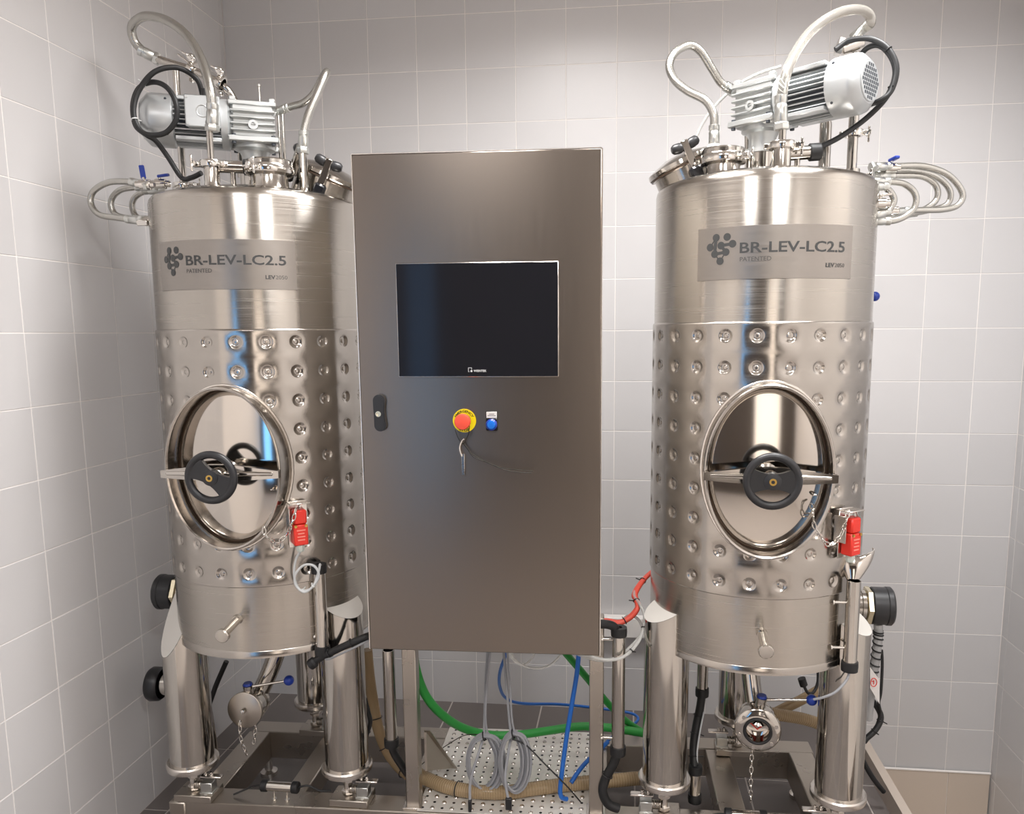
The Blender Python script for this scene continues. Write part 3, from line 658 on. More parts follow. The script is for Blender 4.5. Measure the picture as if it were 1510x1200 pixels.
# ------------------------------------------------------------------ gear motors
def gearmotor(label, T, z, rz, cap_side):
    t = thing('gear_motor', label, 'motor', V((T.x, T.y, z)), 'agitator gear motors', rz); L = dict(parent=t, local=True)
    # gearbox
    mb = MB(); mb.box((0, 0, 0), (.118, .105, .112), .008)
    mb.build('gearbox', 'alu_cast', **L)
    for s in (-1, 1):
        for k in range(4):
            MB().box((0, s * .058, -.022 + k * .017), (.118, .016, .006), .002).build('gearbox_fin', 'alu_cast', **L)
        MB().box((0, s * .06, -.046), (.134, .018, .016), .003).build('gearbox_flange', 'alu_cast', **L)
        MB().lathe([(0, 0), (.013, 0), (.013, .012), (.006, .012), (.006, .006), (0, .006)], (0, s * .056, -.008), (0, s, 0), 20).build('oil_plug', 'alu_cast', **L)
        MB().box((0, s * .05, .052), (.126, .014, .012), .002).build('gearbox_flange', 'alu_cast', **L)
    for x in (-.052, .052):
        for y in (-.045, .045): MB().box((x, y, .062), (.018, .018, .014), .003).build('gearbox_lug', 'alu_cast', **L)
        for y in (-.06, .06): MB().cyl((x, y, -.06), (x, y, -.034), .006, None, 10).build('bolt', 'fin_dark', **L)
    MB().lathe([(.056, 0), (.056, -.012), (.042, -.018), (.036, -.03), (.036, -.058), (.05, -.06), (.05, -.07), (0, -.07)], (0, 0, -.052), (0, 0, 1), 32).build('output_flange', 'alu_cast', **L)
    # lantern between gearbox and tank
    zb = ZTOP + .03 - z
    MB().lathe([(.062, 0), (.062, .008), (.045, .012), (.045, -.118 - zb)], (0, 0, zb), (0, 0, 1), 32).build('mounting_neck', 'steel_polish', **L)
    # motor
    MB().lathe([(0, .054), (.05, .054), (.068, .066), (.068, .084), (.05, .088)], (0, 0, 0), (1, 0, 0), 40).build('motor_flange', 'alu_paint', **L)
    MB().lathe([(0, .056), (.05, .056), (.052, .066), (.052, .082), (.052, .088), (.052, .232), (0, .232)], (0, 0, 0), (1, 0, 0), 40).build('motor_body', 'fin_dark', **L)  # core coloured dark to stand for the shade between the fins
    fn = MB()
    for k in range(32):
        a = 2 * PI * (k + .5) / 32; R = Matrix.Rotation(a, 3, 'X'); fn.box(R @ V((.157, 0, .06)), (.138, .003, .022), 0, R)
    fn.build('cooling_fins', 'alu_paint', **L)
    for s in (-1, 1):
        for zz in (-1, 1):
            R = Matrix.Rotation(math.radians(zz * s * 0), 3, 'X'); MB().box((.155, s * .046, zz * .058), (.135, .034, .012), .002).build('foot_rail', 'alu_paint', **L)
    MB().lathe([(.070, .224), (.0775, .228), (.0785, .232), (.0785, .29), (.076, .30), (.058, .318), (.056, .320), (0, .320)], (0, 0, 0), (1, 0, 0), 48).build('fan_cover', 'alu_paint', **L)
    g = MB(); g.lathe([(0, .3235), (.05, .3235), (.0515, .322), (.0515, .319)], (0, 0, 0), (1, 0, 0), 40); gr = g.build('fan_grille', 'alu_paint', **L)
    h = MB()
    for i in range(-4, 5):
        for j in range(-4, 5):
            y = i * .0108 + (j % 2) * .0054; zz = j * .0105
            if y * y + zz * zz < .046 ** 2: h.box((.3240, y, zz), (.0006, .0062, .0075), 0)
    o = h.build('grille_holes', 'fin_dark', gr, local=True); o['kind'] = 'stuff'
    for a in (40, 140, 220, 320): MB().lathe([(0, 0), (.004, 0), (.003, .003), (0, .003)], V((.245, .0785 * math.cos(math.radians(a)), .0785 * math.sin(math.radians(a)))), (0, math.cos(math.radians(a)), math.sin(math.radians(a))), 10).build('screw', 'fin_dark', **L)
    tb = MB().box((.137, .078, .012), (.098, .036, .088), .006).build('terminal_box', 'alu_paint', **L)
    MB().box((.137, .099, .012), (.102, .008, .092), .003).build('lid', 'alu_paint', tb, local=True)
    e = MB(); e.torus((.137, .1035, .012), (0, 1, 0), .017, .0014, 28, 6)
    for a, b in ((-.008, .016), (0, .02), (.008, .016)): e.box((.137 + a, .1035, .012), (.0026, .0016, b), 0)
    e.build('embossed_mark', 'alu_cast', tb, local=True)
    for a in (-.044, .044):
        for b in (-.038, .038): MB().cyl((.137 + a, .1, .012 + b), (.137 + a, .106, .012 + b), .004, None, 10).build('screw', 'alu_cast', tb, local=True)
    MB().cyl((.128, .078, .05), (.128, .078, .082), .012, .010, 16).build('cable_gland', 'black_plastic', tb, local=True)
    for o in t.children:
        if o.name.split('.')[0] in ('motor_body', 'cooling_fins', 'foot_rail', 'fan_cover', 'fan_grille', 'screw', 'terminal_box'):
            o.scale = (.87, .9, .9); o.location.x = .059 * .13
    return t
gearmotor('silver gear motor with black coiled cable on the left tank', TL, 2.178, math.radians(205), 1)
gearmotor('silver gear motor with round fan grille facing right on the right tank', TR + V((-.008, 0, 0)), 2.185, math.radians(-41), -1)
# black motor cables
hose('motor_cable', 'black motor cable coiled in two loops beside the left gear motor', 'cable',
     [(300, 148, -1.0), (291, 118, -1.02), (262, 100, -1.05), (228, 106, -1.08), (204, 135, -1.09), (197, 165, -1.1), (205, 190, -1.1), (222, 199, -1.1), (245, 195, -1.09), (260, 175, -1.09), (259, 150, -1.09), (245, 128, -1.08), (225, 121, -1.07), (205, 130, -1.06), (196, 155, -1.06), (200, 185, -1.07), (216, 199, -1.08), (230, 208, -1.06), (248, 232, -1.03), (268, 262, -1.02), (282, 262, -1.04), (297, 255, -1.05)], .0068, 'black_rubber', ties=(.26, .60), tm='tie_white')
hose('motor_cable', 'black motor cable looped beside the right gear motor', 'cable',
     [(1232, 73, -.97), (1252, 60, -.97), (1282, 57, -1.0), (1308, 70, -1.02), (1322, 98, -1.03), (1316, 130, -1.03), (1300, 147, -1.03), (1275, 154, -1.0), (1262, 140, -.93), (1262, 100, -.93), (1275, 74, -.97), (1296, 67, -1.0), (1314, 84, -1.02), (1320, 110, -1.02), (1308, 142, -1.02), (1280, 172, -1.0), (1245, 198, -1.0), (1215, 214, -1.02), (1193, 222, -1.03)], .0068, 'black_rubber', ties=(.18, .76))

# ------------------------------------------------------------------ left tank, top fittings
def zt(T, p):                                             # height of the tank top under a point
    r = math.hypot(p.x - T.x, p.y - T.y); return ZTOP + max(0, (.268 - r)) * .16
def base_at(T, u, v, y): p = at(u, v, y); return V((p.x, p.y, zt(T, p)))
b = base_at(TL, 313, 262, -1.09); q = at(313, 178, b.y)
nozzle('clamped nozzle with a rising pipe in front of the left gear motor', b, b + V((0, 0, .062)), .0195, [(.055, .03, (-1, -.1, 0))], ([(b.x, b.y, q.z)], .0085))
hose('braided_hose', 'braided hose arching high over the left gear motor', 'hose', [(313, 183, b.y), (313, 160, b.y), (309, 128, b.y), (297, 88, -1.05), (275, 52, -1.0), (245, 30, -.95), (214, 24, -.9), (195, 38, -.86), (198, 60, -.84), (212, 76, -.83), (226, 84, -.82)], .0125, 'braided_hose', [(0, .05, .0155), (1, .04, .0155)])
b2 = V((at(268, 235, -.86).x, -.86, zt(TL, at(268, 235, -.86)))); q2 = at(263, 100, -.86)
nozzle('slim clamped riser pipe behind the left gear motor', b2, b2 + V((0, 0, .05)), .0185, [(.012, .034, (-1, -.2, 0)), (.055, .03, (.9, -.3, 0))], ([(b2.x, b2.y, q2.z)], .010))
t = thing('pipe_manifold', 'clamped crossover pipe behind the left gear motor, fed by the braided hose', 'pipe', at(330, 128, -.82), 'pipe manifolds')
P = [at(228, 86, -.82), at(250, 93, -.82), at(290, 106, -.82), at(325, 124, -.81), at(341, 140, -.80), at(352, 168, -.80), at(356, 200, -.80), at(356, 262, -.80)]
MB().tube(P, .0115, 14, 6).build('pipe', 'steel_polish', t)
for (u, v) in ((283, 103), (325, 123)):
    clamp(t, at(u, v, -.818), .024, .018, ax=P[3] - P[2], side=(.2, -.3, .9))
MB().cyl(at(262, 80, -.82), at(278, 92, -.82), .0028, None, 8).build('clamp_handle', 'chrome_small', t)
hose('braided_hose', 'short braided hose folded into a hook above the left gearbox', 'hose', [(447, 216, -.98), (448, 195, -.98), (455, 168, -.97), (468, 138, -.95), (479, 112, -.93), (482, 106, -.90), (476, 114, -.87), (463, 138, -.85), (447, 152, -.84), (430, 157, -.83), (414, 163, -.82)], .0105, 'braided_hose', [(0, .04, .0135), (1, .03, .0125)])
b3 = V((at(447, 240, -.98).x, -.98, zt(TL, at(447, 240, -.98)))); nozzle('thin threaded nozzle feeding the hooked hose on the left tank', b3, V((b3.x, b3.y, at(447, 214, -.98).z)), .010, rb=.014)
for k, u in enumerate((414, 420)):
    p = at(u, 236, -.82); tag(MB().cyl((p.x, p.y, zt(TL, p) - .01), (p.x, p.y, at(u, 166, -.82).z), .0045, None, 12).lathe([(.012, -.008), (.0045, .004)], (p.x, p.y, zt(TL, p)), (0, 0, 1), 16).build('riser_pipe', 'steel_polish'), ['thin riser pipe right of the left gearbox, nearer the gearbox', 'thin riser pipe right of the left gearbox, nearer the hooked hose'][k], 'pipe', 'thin riser pipes')
p = at(384, 160, -.86); tag(MB().cyl((p.x, p.y, 2.23), (p.x, p.y, 2.30), .003, None, 10).lathe([(0, -.006), (.005, -.003), (.005, .003), (0, .006)], (p.x, p.y, 2.303), (0, 0, 1), 12).build('vent_pin', 'chrome_small'), 'small breather pin standing on the left gearbox', 'pin')
# wide clamped port in front of the left gearbox
def wide_port(label, T, u, v, y, R, side):
    p = at(u, v, y); b = V((p.x, p.y, zt(T, p) - .004)); t = thing('clamp_port', label, 'port', b, 'wide clamped ports')
    MB().lathe([(R * .86, -.012), (R * .78, .006), (R * .76, .03), (R, .034), (R, .04)], b, (0, 0, 1), 36).build('neck', 'steel_polish', t)
    clamp(t, b + V((0, 0, .045)), R * 1.05, .022, side=side)
    MB().lathe([(R, .05), (R * 1.0, .066), (R * .94, .07), (0, .071)], b, (0, 0, 1), 36).build('blind_cap', 'steel_polish', t)
    return b
wide_port('wide clamped port with wing nut in front of the left gearbox', TL, 398, 262, -1.04, .062, (-.3, -1, 0))
def box_port(label, T, u, v, y, d):                      # sensor stub lying across the top with a black end
    p = at(u, v, y); c = V((p.x, p.y, p.z)); d = V(d).normalized(); t = thing('cable_gland_stub', label, 'sensor', c - V((0, 0, .02)), 'horizontal sensor stubs')
    MB().cyl(c - d * .035, c + d * .03, .0165, None, 22, .001).build('sleeve', 'steel_polish', t)
    MB().cyl(c + d * .028, c + d * .056, .021, None, 22, .002).build('end_cap', 'black_rubber', t)
    MB().cyl((c.x, c.y, zt(T, c) - .01), (c.x, c.y, c.z), .007, None, 12).build('support_pin', 'steel_polish', t)
box_port('steel sensor stub with black end beside the left tank\'s front nozzle', TL, 343, 246, -1.06, (.95, .3, 0))
box_port('steel sensor stub with black cable end on the right tank', TR, 1176, 226, -1.06, (.98, .1, .06))
# tilted top manway on each tank
def top_manway(label, T, c, d, R, kpos):
    c = V(c); d = V(d).normalized(); t = thing('top_manway', label, 'hatch', c - d * .05, 'tilted top hatches')
    MB().lathe([(R * .93, -.11), (R * .93, -.004), (R * 1.02, 0)], c, d, 48).build('neck', 'steel_shell', t)
    MB().lathe([(R * .9, -.002), (R * 1.03, -.002), (R * 1.03, .004), (R * .9, .004)], c, d, 48).build('gasket', 'gasket_brown', t)
    MB().lathe([(R * 1.05, .003), (R * 1.07, .006), (R * 1.05, .016), (R * .9, .022), (R * .5, .034), (0, .038)], c, d, 48).build('lid', 'steel_polish', t)
    x = V((0, -1, 0)); x = (x - d * x.dot(d)).normalized(); y = d.cross(x)
    for k, (a, hh) in enumerate(kpos):
        e = (x * math.cos(a) + y * math.sin(a)); o = c + e * R * 1.06; Rm = Matrix((e.cross(d), e, d)).transposed()
        b = MB().box(o + d * .012, (.02, .022, .085), .002, Rm).build('clamp_arm', 'steel_polish', t)
        s_ = e.cross(d); kb = MB()
        for q_ in (-1, 1): kb.lathe([(0, 0), (.012, .002), (.014, .008), (.013, .024), (.008, .03), (0, .03)], o + d * .04 + s_ * q_ * .008, s_ * q_ + d * .15, 10)
        kb.build('knob', 'black_plastic', b)
        MB().box(o - d * .034 + e * .006, (.034, .022, .034), .006, Rm).build('hinge_block', 'black_gloss', b)
    return t
top_manway('tilted round hatch with black knobs on the left shoulder of the right tank', TR, at(1008, 248, -.86), (-.40, -.06, .91), .092, ((.12, 0),))
top_manway('tilted round hatch with black knobs on the right shoulder of the left tank', TL, at(486, 264, -.86), (.42, -.06, .9), .098, ((-.85, 0), (.25, 0)))
# ------------------------------------------------------------------ right tank, top fittings
b = base_at(TR, 1152, 243, -1.11); q = at(1152, 172, b.y)
nozzle('clamped nozzle with a rising pipe in front of the right gear motor', b, b + V((0, 0, .062)), .0225, [(.056, .032, (1, -.15, 0))], ([(b.x, b.y, q.z)], .009))
hose('braided_hose', 'clear braided hose arching high over the right gear motor', 'hose', [(1152, 180, b.y), (1152, 155, b.y), (1157, 118, b.y), (1170, 83, -1.08), (1195, 47, -1.03), (1230, 22, -.98), (1262, 14, -.93), (1280, 20, -.88), (1284, 34, -.86), (1274, 42, -.84), (1266, 50, -.83)], .0125, 'clear_hose', [(0, .06, .0155), (1, .03, .0135)])
b = base_at(TR, 1068, 235, -1.0)
wide_port('wide clamped port on the right tank between hatch and gearbox', TR, 1066, 250, -1.0, .056, (.8, -.7, 0))
q = at(1053, 208, -.98)
hose('braided_hose', 'clear braided hose in a drop-shaped loop left of the right gearbox', 'hose', [(1053, 212, -.98), (1053, 188, -.98), (1052, 168, -.98), (1040, 148, -.97), (1014, 134, -.95), (995, 118, -.93), (987, 97, -.9), (996, 77, -.88), (1017, 67, -.86), (1034, 77, -.85), (1050, 102, -.84), (1063, 122, -.83), (1078, 132, -.82)], .011, 'braided_hose', [(0, .045, .014), (1, .02, .014)])
p = at(1053, 214, -.98); tag(MB().cyl((p.x, p.y, ZTOP + .07), (p.x, p.y, p.z + .01), .016, .011, 18).hexnut((p.x, p.y, ZTOP + .075), (0, 0, 1), .022, .02).build('hose_adapter', 'zinc'), 'threaded hose adapter under the drop-shaped hose on the right tank', 'fitting')
t = thing('pipe_manifold', 'small pipe joint behind the right gearbox where the looped hose ends', 'pipe', at(1085, 136, -.81), 'pipe manifolds')
MB().cyl(at(1080, 133, -.815), at(1094, 130, -.8), .013, None, 16).build('coupling', 'zinc', t); MB().tube([at(1094, 131, -.8), at(1100, 150, -.78), at(1102, 200, -.76), at(1102, 262, -.76)], .008, 12).build('pipe', 'steel_polish', t)
hose('clear_tube', 'thin clear tube drooping behind the right gearbox', 'hose', [(1152, 98, -.8), (1120, 108, -.79), (1090, 124, -.78), (1062, 148, -.77), (1040, 176, -.77), (1026, 205, -.77), (1020, 240, -.77)], .0045, 'clear_tube', n=10)
p = at(1217, 200, -.78); tag(MB().lathe([(.0165, 0), (.0165, at(1217, 184, -.78).z - ZTOP), (.013, at(1217, 176, -.78).z - ZTOP), (0, at(1217, 175, -.78).z - ZTOP)], (p.x, p.y, ZTOP), (0, 0, 1), 24).lathe([(.024, -.004), (.0165, .01)], (p.x, p.y, ZTOP), (0, 0, 1), 24).build('vent_pipe', 'steel_polish'), 'plain capped vent pipe behind the right gear motor', 'pipe')
p = at(1258, 200, -.84); bz_ = ZTOP + .004
nozzle('tall clamped riser pipe at the right end of the right gear motor', (p.x, p.y, bz_), (p.x, p.y, bz_ + .05), .022, [(.022, .036, (1, -.3, .2)), (at(1258, 197, -.84).z - bz_, .026, (1, -.2, 0))], ([(p.x, p.y, at(1258, 78, -.84).z)], .0135))
t = thing('pipe_manifold', 'ball valve body on top of the riser behind the right fan cover', 'valve', at(1258, 78, -.84), 'pipe manifolds')
MB().cyl(at(1240, 72, -.84), at(1272, 60, -.84), .019, None, 20, .002).build('valve_body', 'chrome_small', t); MB().cyl(at(1234, 68, -.845), at(1242, 70, -.845), .024, None, 6).build('hex_end', 'chrome_small', t)
MB().cyl(at(1256, 62, -.85), at(1268, 45, -.84), .010, None, 14).build('elbow', 'zinc', t); MB().cyl(at(1252, 64, -.87), at(1262, 52, -.87), .003, None, 8).build('lever', 'chrome_small', t)
# ------------------------------------------------------------------ side hose loops
LL = [([(212, 272, -1.02), (190, 268, -1.01), (160, 269, -1.0), (138, 282, -.99), (134, 300, -.99), (146, 316, -1.0), (172, 321, -1.01), (205, 325, -1.03)], 'outermost braided U-shaped hose at the left shoulder of the left tank'),
      ([(222, 275, -.93), (200, 276, -.93), (178, 280, -.93), (166, 291, -.92), (164, 304, -.92), (171, 316, -.92), (190, 322, -.93), (215, 324, -.95)], 'middle braided U-shaped hose at the left shoulder of the left tank'),
      ([(235, 281, -.85), (215, 282, -.86), (200, 290, -.86), (195, 303, -.86), (200, 318, -.86), (215, 325, -.87), (235, 327, -.88)], 'innermost braided U-shaped hose at the left shoulder of the left tank')]
for pts, lb in LL: hose('side_hose', lb, 'hose', pts, .0085, 'braided_hose', [(0, .045, .0115), (1, .045, .0115)], group='U-shaped jacket hoses')
RL = [([(1292, 246, -.82), (1320, 245, -.80), (1362, 245, -.78), (1398, 258, -.77), (1419, 284, -.77), (1413, 302, -.77), (1390, 309, -.78), (1350, 310, -.80), (1318, 313, -.82)], 'largest braided U-shaped hose at the right shoulder of the right tank'),
      ([(1300, 254, -.74), (1340, 252, -.72), (1375, 258, -.71), (1395, 272, -.70), (1402, 288, -.70), (1394, 303, -.70), (1365, 311, -.72), (1330, 317, -.74)], 'second largest U-shaped hose at the right shoulder of the right tank'),
      ([(1296, 260, -.80), (1325, 259, -.78), (1358, 260, -.76), (1377, 270, -.75), (1383, 285, -.75), (1376, 300, -.75), (1352, 313, -.77), (1318, 318, -.79)], 'third largest U-shaped hose at the right shoulder of the right tank'),
      ([(1288, 268, -.88), (1310, 268, -.87), (1332, 271, -.86), (1347, 282, -.86), (1351, 297, -.86), (1343, 313, -.86), (1320, 325, -.87), (1288, 326, -.88)], 'fourth largest U-shaped hose at the right shoulder of the right tank'),
      ([(1286, 274, -.93), (1304, 276, -.92), (1315, 286, -.92), (1318, 298, -.92), (1308, 312, -.92), (1288, 318, -.93)], 'smallest U-shaped hose tight against the right shoulder of the right tank')]
for pts, lb in RL: hose('side_hose', lb, 'hose', pts, .0085, 'braided_hose', [(0, .045, .0115), (1, .045, .0115)], group='U-shaped jacket hoses')
def ball_valve(label, c, d, up, lever, blue, r=.012, L=.05, grp='small ball valves on the jacket ports'):
    c = V(c); d = V(d).normalized(); up = V(up).normalized(); t = thing('ball_valve', label, 'valve', c - V((0, 0, r)), grp)
    MB().lathe([(0, -L / 2), (r * .8, -L / 2), (r * .8, -L * .3), (r * 1.15, -L * .28), (r * 1.15, L * .28), (r * .8, L * .3), (r * .8, L / 2), (0, L / 2)], c, d, 14).build('valve_body', 'chrome_small', t)
    MB().cyl(c, c + up * (r + .008), .0045, None, 10).build('stem', 'chrome_small', t)
    o = c + up * (r + .009); lv = V(lever).normalized(); x = lv.cross(up).normalized()
    MB().box(o + lv * .012, (.016, .032, .008), .002, Matrix((x, lv, up)).transposed()).build('lever', 'blue_plastic' if blue else 'chrome_small', t)
ball_valve('ball valve with upright blue lever at the left shoulder of the left tank', at(214, 272, -1.02), (1, .2, 0), (0, -.3, 1), (0, -.2, 1), True)
ball_valve('ball valve with flat blue lever at the left shoulder of the left tank', at(237, 271, -.94), (1, .2, 0), (0, -.2, 1), (1, 0, .1), True)
ball_valve('brass-grey ball valve below the U-shaped hoses on the left tank', at(222, 326, -1.03), (1, .2, 0), (0, -.9, -.3), (-1, 0, 0), False)
ball_valve('ball valve with dark blue lever at the right shoulder of the right tank', at(1313, 248, -.80), (1, 0, 0), (0, -.1, 1), (.3, -.9, .1), True)
ball_valve('steel ball valve at the lower end of the largest U-shaped hose, right tank', at(1304, 311, -.86), (1, 0, 0), (0, -.4, 1), (1, 0, .2), False, .014, .07)
ball_valve('steel ball valve tucked below the smallest U-shaped hose, right tank', at(1297, 300, -.93), (1, 0, 0), (0, -.2, 1), (1, 0, .1), False)
# blue ball handle peeping out behind the right tank
t = thing('shutoff_valve', 'blue ball handle sticking out behind the right edge of the right tank', 'valve', at(1291, 437, -.72) - V((0, 0, .014)))
c = at(1290, 437, -.72); MB().lathe([(.014 * math.sin(a), -.014 * math.cos(a)) for a in [PI * k / 12 for k in range(13)]], c, (0, 0, 1), 20).build('ball', 'blue_plastic', t)
MB().cyl(c, (TR.x + .22, TR.y + .165, c.z), .004, None, 10).build('rod', 'chrome_small', t)

# ------------------------------------------------------------------ safety switches, chains
def surf(T, a, r, z): a = math.radians(a); return V((T.x + math.sin(a) * r, T.y - math.cos(a) * r, z))
def switch(label, T, ang, z, h, wd):
    a = math.radians(ang); n = V((math.sin(a), -math.cos(a), 0)); e = V((math.cos(a), math.sin(a), 0)); Rm = Matrix((e, -n, V((0, 0, 1)))).transposed()
    c = surf(T, ang, RJ + .034, z); t = thing('safety_switch', label, 'switch', c - V((0, 0, h / 2)), 'red safety switches')
    b = MB(); b.box(c - n * .019 + V((0, 0, .005)), (wd + .014, .003, h + .03), .001, Rm); b.box(c - n * .014 - e * (wd / 2 + .007) + V((0, 0, .018)), (.003, .036, h * .7), .001, Rm); b.box(c - n * .006 + V((0, 0, h / 2 + .017)), (wd + .016, .045, .003), .001, Rm); b.build('bracket', 'steel_edge', t)
    bd = MB().box(c - V((0, 0, h * .2)), (wd, .032, h * .58), .003, Rm).build('switch_body', 'red_plastic', t)
    MB().box(c + V((0, 0, h * .3)), (wd * .92, .03, h * .40), .004, Rm).build('switch_head', 'red_plastic', t)
    tx = MB()
    for k in range(4): tx.box(c + n * .0165 + V((0, 0, -h * .06 - k * h * .09)), (wd * (.6, .45, .55, .5)[k], .0006, h * .035), 0, Rm)
    o = tx.build('embossed_print', 'print_pale', bd); o['kind'] = 'stuff'
    for k in (-1, 1): MB().lathe([(0, 0), (.004, 0), (.004, .003), (.002, .003), (0, .0015)], c + e * k * wd * .36 + n * .0155 + V((0, 0, h * .06)), n, 12).build('screw', 'brass', bd)
    MB().lathe([(0, 0), (.0105, 0), (.0115, .006), (.0115, .014), (.009, .02), (0, .02)], c - V((0, 0, h * .48)), (0, 0, -1), 8).build('cable_gland', 'pale_gland', t)
    MB().tube([c + V((0, 0, h * .5)) + n * .006, c + V((0, 0, h * .5 + .014)) + n * .01, c + V((0, 0, h * .5 + .005)) + n * .017], .002, 6).build('actuator_key', 'chrome_small', t)
    return c, n, e
cL, nL, eL = switch('red safety switch beside the manway of the left tank', TL, 36.5, 1.078, .098, .038)
cR, nR, eR = switch('red safety switch beside the manway of the right tank', TR, 38.0, 1.082, .098, .038)
LINK = MB().tube([V((.0045 * math.cos(a) , 0, .0105 * math.sin(a))) for a in [2 * PI * k / 12 for k in range(12)]], .0018, 6, 2, True)
def chain(label, pts, step=.0165):
    C = catmull([V(p) for p in pts], 24); t = thing('safety_chain', label, 'chain', min(C, key=lambda q: q.z), 'small steel chains'); acc = 0; k = 0; me = None
    for a, b in zip(C[:-1], C[1:]):
        acc += (b - a).length
        if acc < step: continue
        acc = 0; d = (b - a).normalized(); x, y, _ = frame(d)
        if k % 2: x, y = y, -x
        if chain.me is None: o = LINK.build('link', 'chrome_small', t, local=True); chain.me = o.data
        else: o = bpy.data.objects.new('link', chain.me); col.objects.link(o); o.parent = t
        Rm = Matrix((x, y, d)).transposed().to_4x4(); o.matrix_local = Matrix.Translation(b - ORG[t.name]) @ Rm; k += 1
chain.me = None
yy = TR.y - .3
chain('steel chain from the manway door to the red switch on the right tank', [at(1196, 740, -1.175), at(1199, 756, -1.205), at(1201, 775, -1.21), at(1210, 792, -1.20), at(1223, 803, -1.18), at(1236, 794, -1.17), at(1246, 774, -1.165), at(1250, 758, -1.16)])
chain('steel chain from the manway door to the red switch on the left tank', [at(399, 767, -1.16), at(390, 778, -1.22), at(393, 790, -1.22), at(407, 799, -1.2), at(421, 790, -1.19), at(431, 770, -1.19), at(436, 752, -1.185)])
# cable tubes strapped to the tanks' lower shells
def cable_tube(label, u, v0, v1, y, pins, r=.0175, collars=(0, 1), grp='vertical cable tubes'):
    a = at(u, v0, y); b = at(u, v1, y); x = (a.x + b.x) / 2; t = thing('cable_tube', label, 'tube', (x, y, b.z), grp)
    MB().lathe([(r * .86, 0), (r, 0), (r, a.z - b.z), (r * .86, a.z - b.z), (r * .86, 0)], (x, y, b.z), (0, 0, 1), 28).build('sleeve', 'steel_polish', t)
    for k in collars:
        z = b.z if k == 0 else a.z; MB().lathe([(r * .5, -.012), (r * 1.2, -.012), (r * 1.24, 0), (r * 1.2, .013), (r * .5, .013)], (x, y, z), (0, 0, 1), 24, close=True).build('end_collar', 'black_rubber', t)
    for p in pins:
        z = b.z + (a.z - b.z) * p[0]; q = V(p[1]); MB().cyl((x, y, z), q + V((0, 0, z)), .0042, None, 10).lathe([(0, 0), (.008, 0), (.007, .004), (0, .004)], q + V((0, 0, z)), V((x, y, 0)) - V((q.x, q.y, 0)), 14).build('standoff_pin', 'chrome_small', t)
    return V((x, y, b.z)), V((x, y, a.z))
def onshell(T, ang): return surf(T, ang, R0, 0)
tl0, tl1 = cable_tube('upright cable tube with black ends on the lower right of the left tank', 473, 838, 958, -1.115, [(.15, onshell(TL, 44)), (.8, onshell(TL, 44))])
tr0, tr1 = cable_tube('upright cable tube with black end on the lower right of the right tank', 1256, 856, 982, -1.115, [(.22, onshell(TR, 36)), (.75, onshell(TR, 36))], collars=(0,))
# curved steel scoop above the right tube
t = thing('cable_scoop', 'small curved steel chute above the cable tube on the right tank', 'bracket', tr1 + V((0, 0, .0)))
mb = MB(); loops = []
for k in range(9):
    s = k / 8; zc = tr1.z - .004 + .062 * s; rr = .012 + .032 * math.sin(s * PI / 2); loops.append([V((tr1.x + .018 * s + rr * math.sin(a), tr1.y + .012 - rr * .75 * math.cos(a) + .045 * s, zc + .012 * abs(math.sin(a)) * s)) for a in [-1.75 + 3.5 * j / 20 for j in range(21)]])
vs = [p for L in loops for p in L]; mb.add(vs, [(i * 21 + j, (i + 1) * 21 + j, (i + 1) * 21 + j + 1, i * 21 + j + 1) for i in range(8) for j in range(20)])
o = mb.build('chute', 'steel_mirror', t); md = o.modifiers.new('thick', 'SOLIDIFY'); md.thickness = .002
MB().tube(loops[-1], .002, 6, 1).build('rolled_rim', 'steel_edge', t)
# grey switch cable of the left tank, looped once
hose('switch_cable', 'pale grey cable looped once below the left tank\'s red switch', 'cable', [(cL - V((0, 0, .066)),), (436, 826, -1.16), (434, 850, -1.17), (442, 869, -1.175), (458, 868, -1.175), (470, 850, -1.17), (464, 835, -1.17), (449, 833, -1.175), (436, 846, -1.18), (436, 862, -1.18), (449, 873, -1.18), (463, 862, -1.175), (470, 842, -1.16), (472, 832, -1.135), (474, 842, -1.115)], .0034, 'pale_cable', ties=(.24, .78), tm='tie_white', n=10)
hose('switch_cable', 'grey cable curving out of the tube to the blue ball lever, right tank', 'cable', [(1254, 985, -1.115), (1248, 1003, -1.13), (1232, 1020, -1.14), (1214, 1028, -1.14), (1200, 1031, -1.13)], .0034, 'grey_cable', n=10)
# black bundle leaving the left tube towards the cabinet
hose('cable_bundle', 'black cable bundle running from the left tank\'s cable tube behind the cabinet', 'cable', [(458, 980, -1.12), (472, 970, -1.12), (492, 960, -1.13), (518, 948, -1.14), (548, 936, -1.12), (590, 925, -1.0)], .0105, 'black_rubber', ties=(.35, .62), n=12, rf=lambda s: 1.5 if s < .12 else 1.0)
hose('switch_cable', 'thin grey cable lying along the black bundle by the cabinet', 'cable', [(474, 962, -1.115), (482, 972, -1.13), (500, 965, -1.145), (522, 955, -1.15), (548, 943, -1.13), (590, 932, -1.0)], .003, 'grey_cable', n=8)

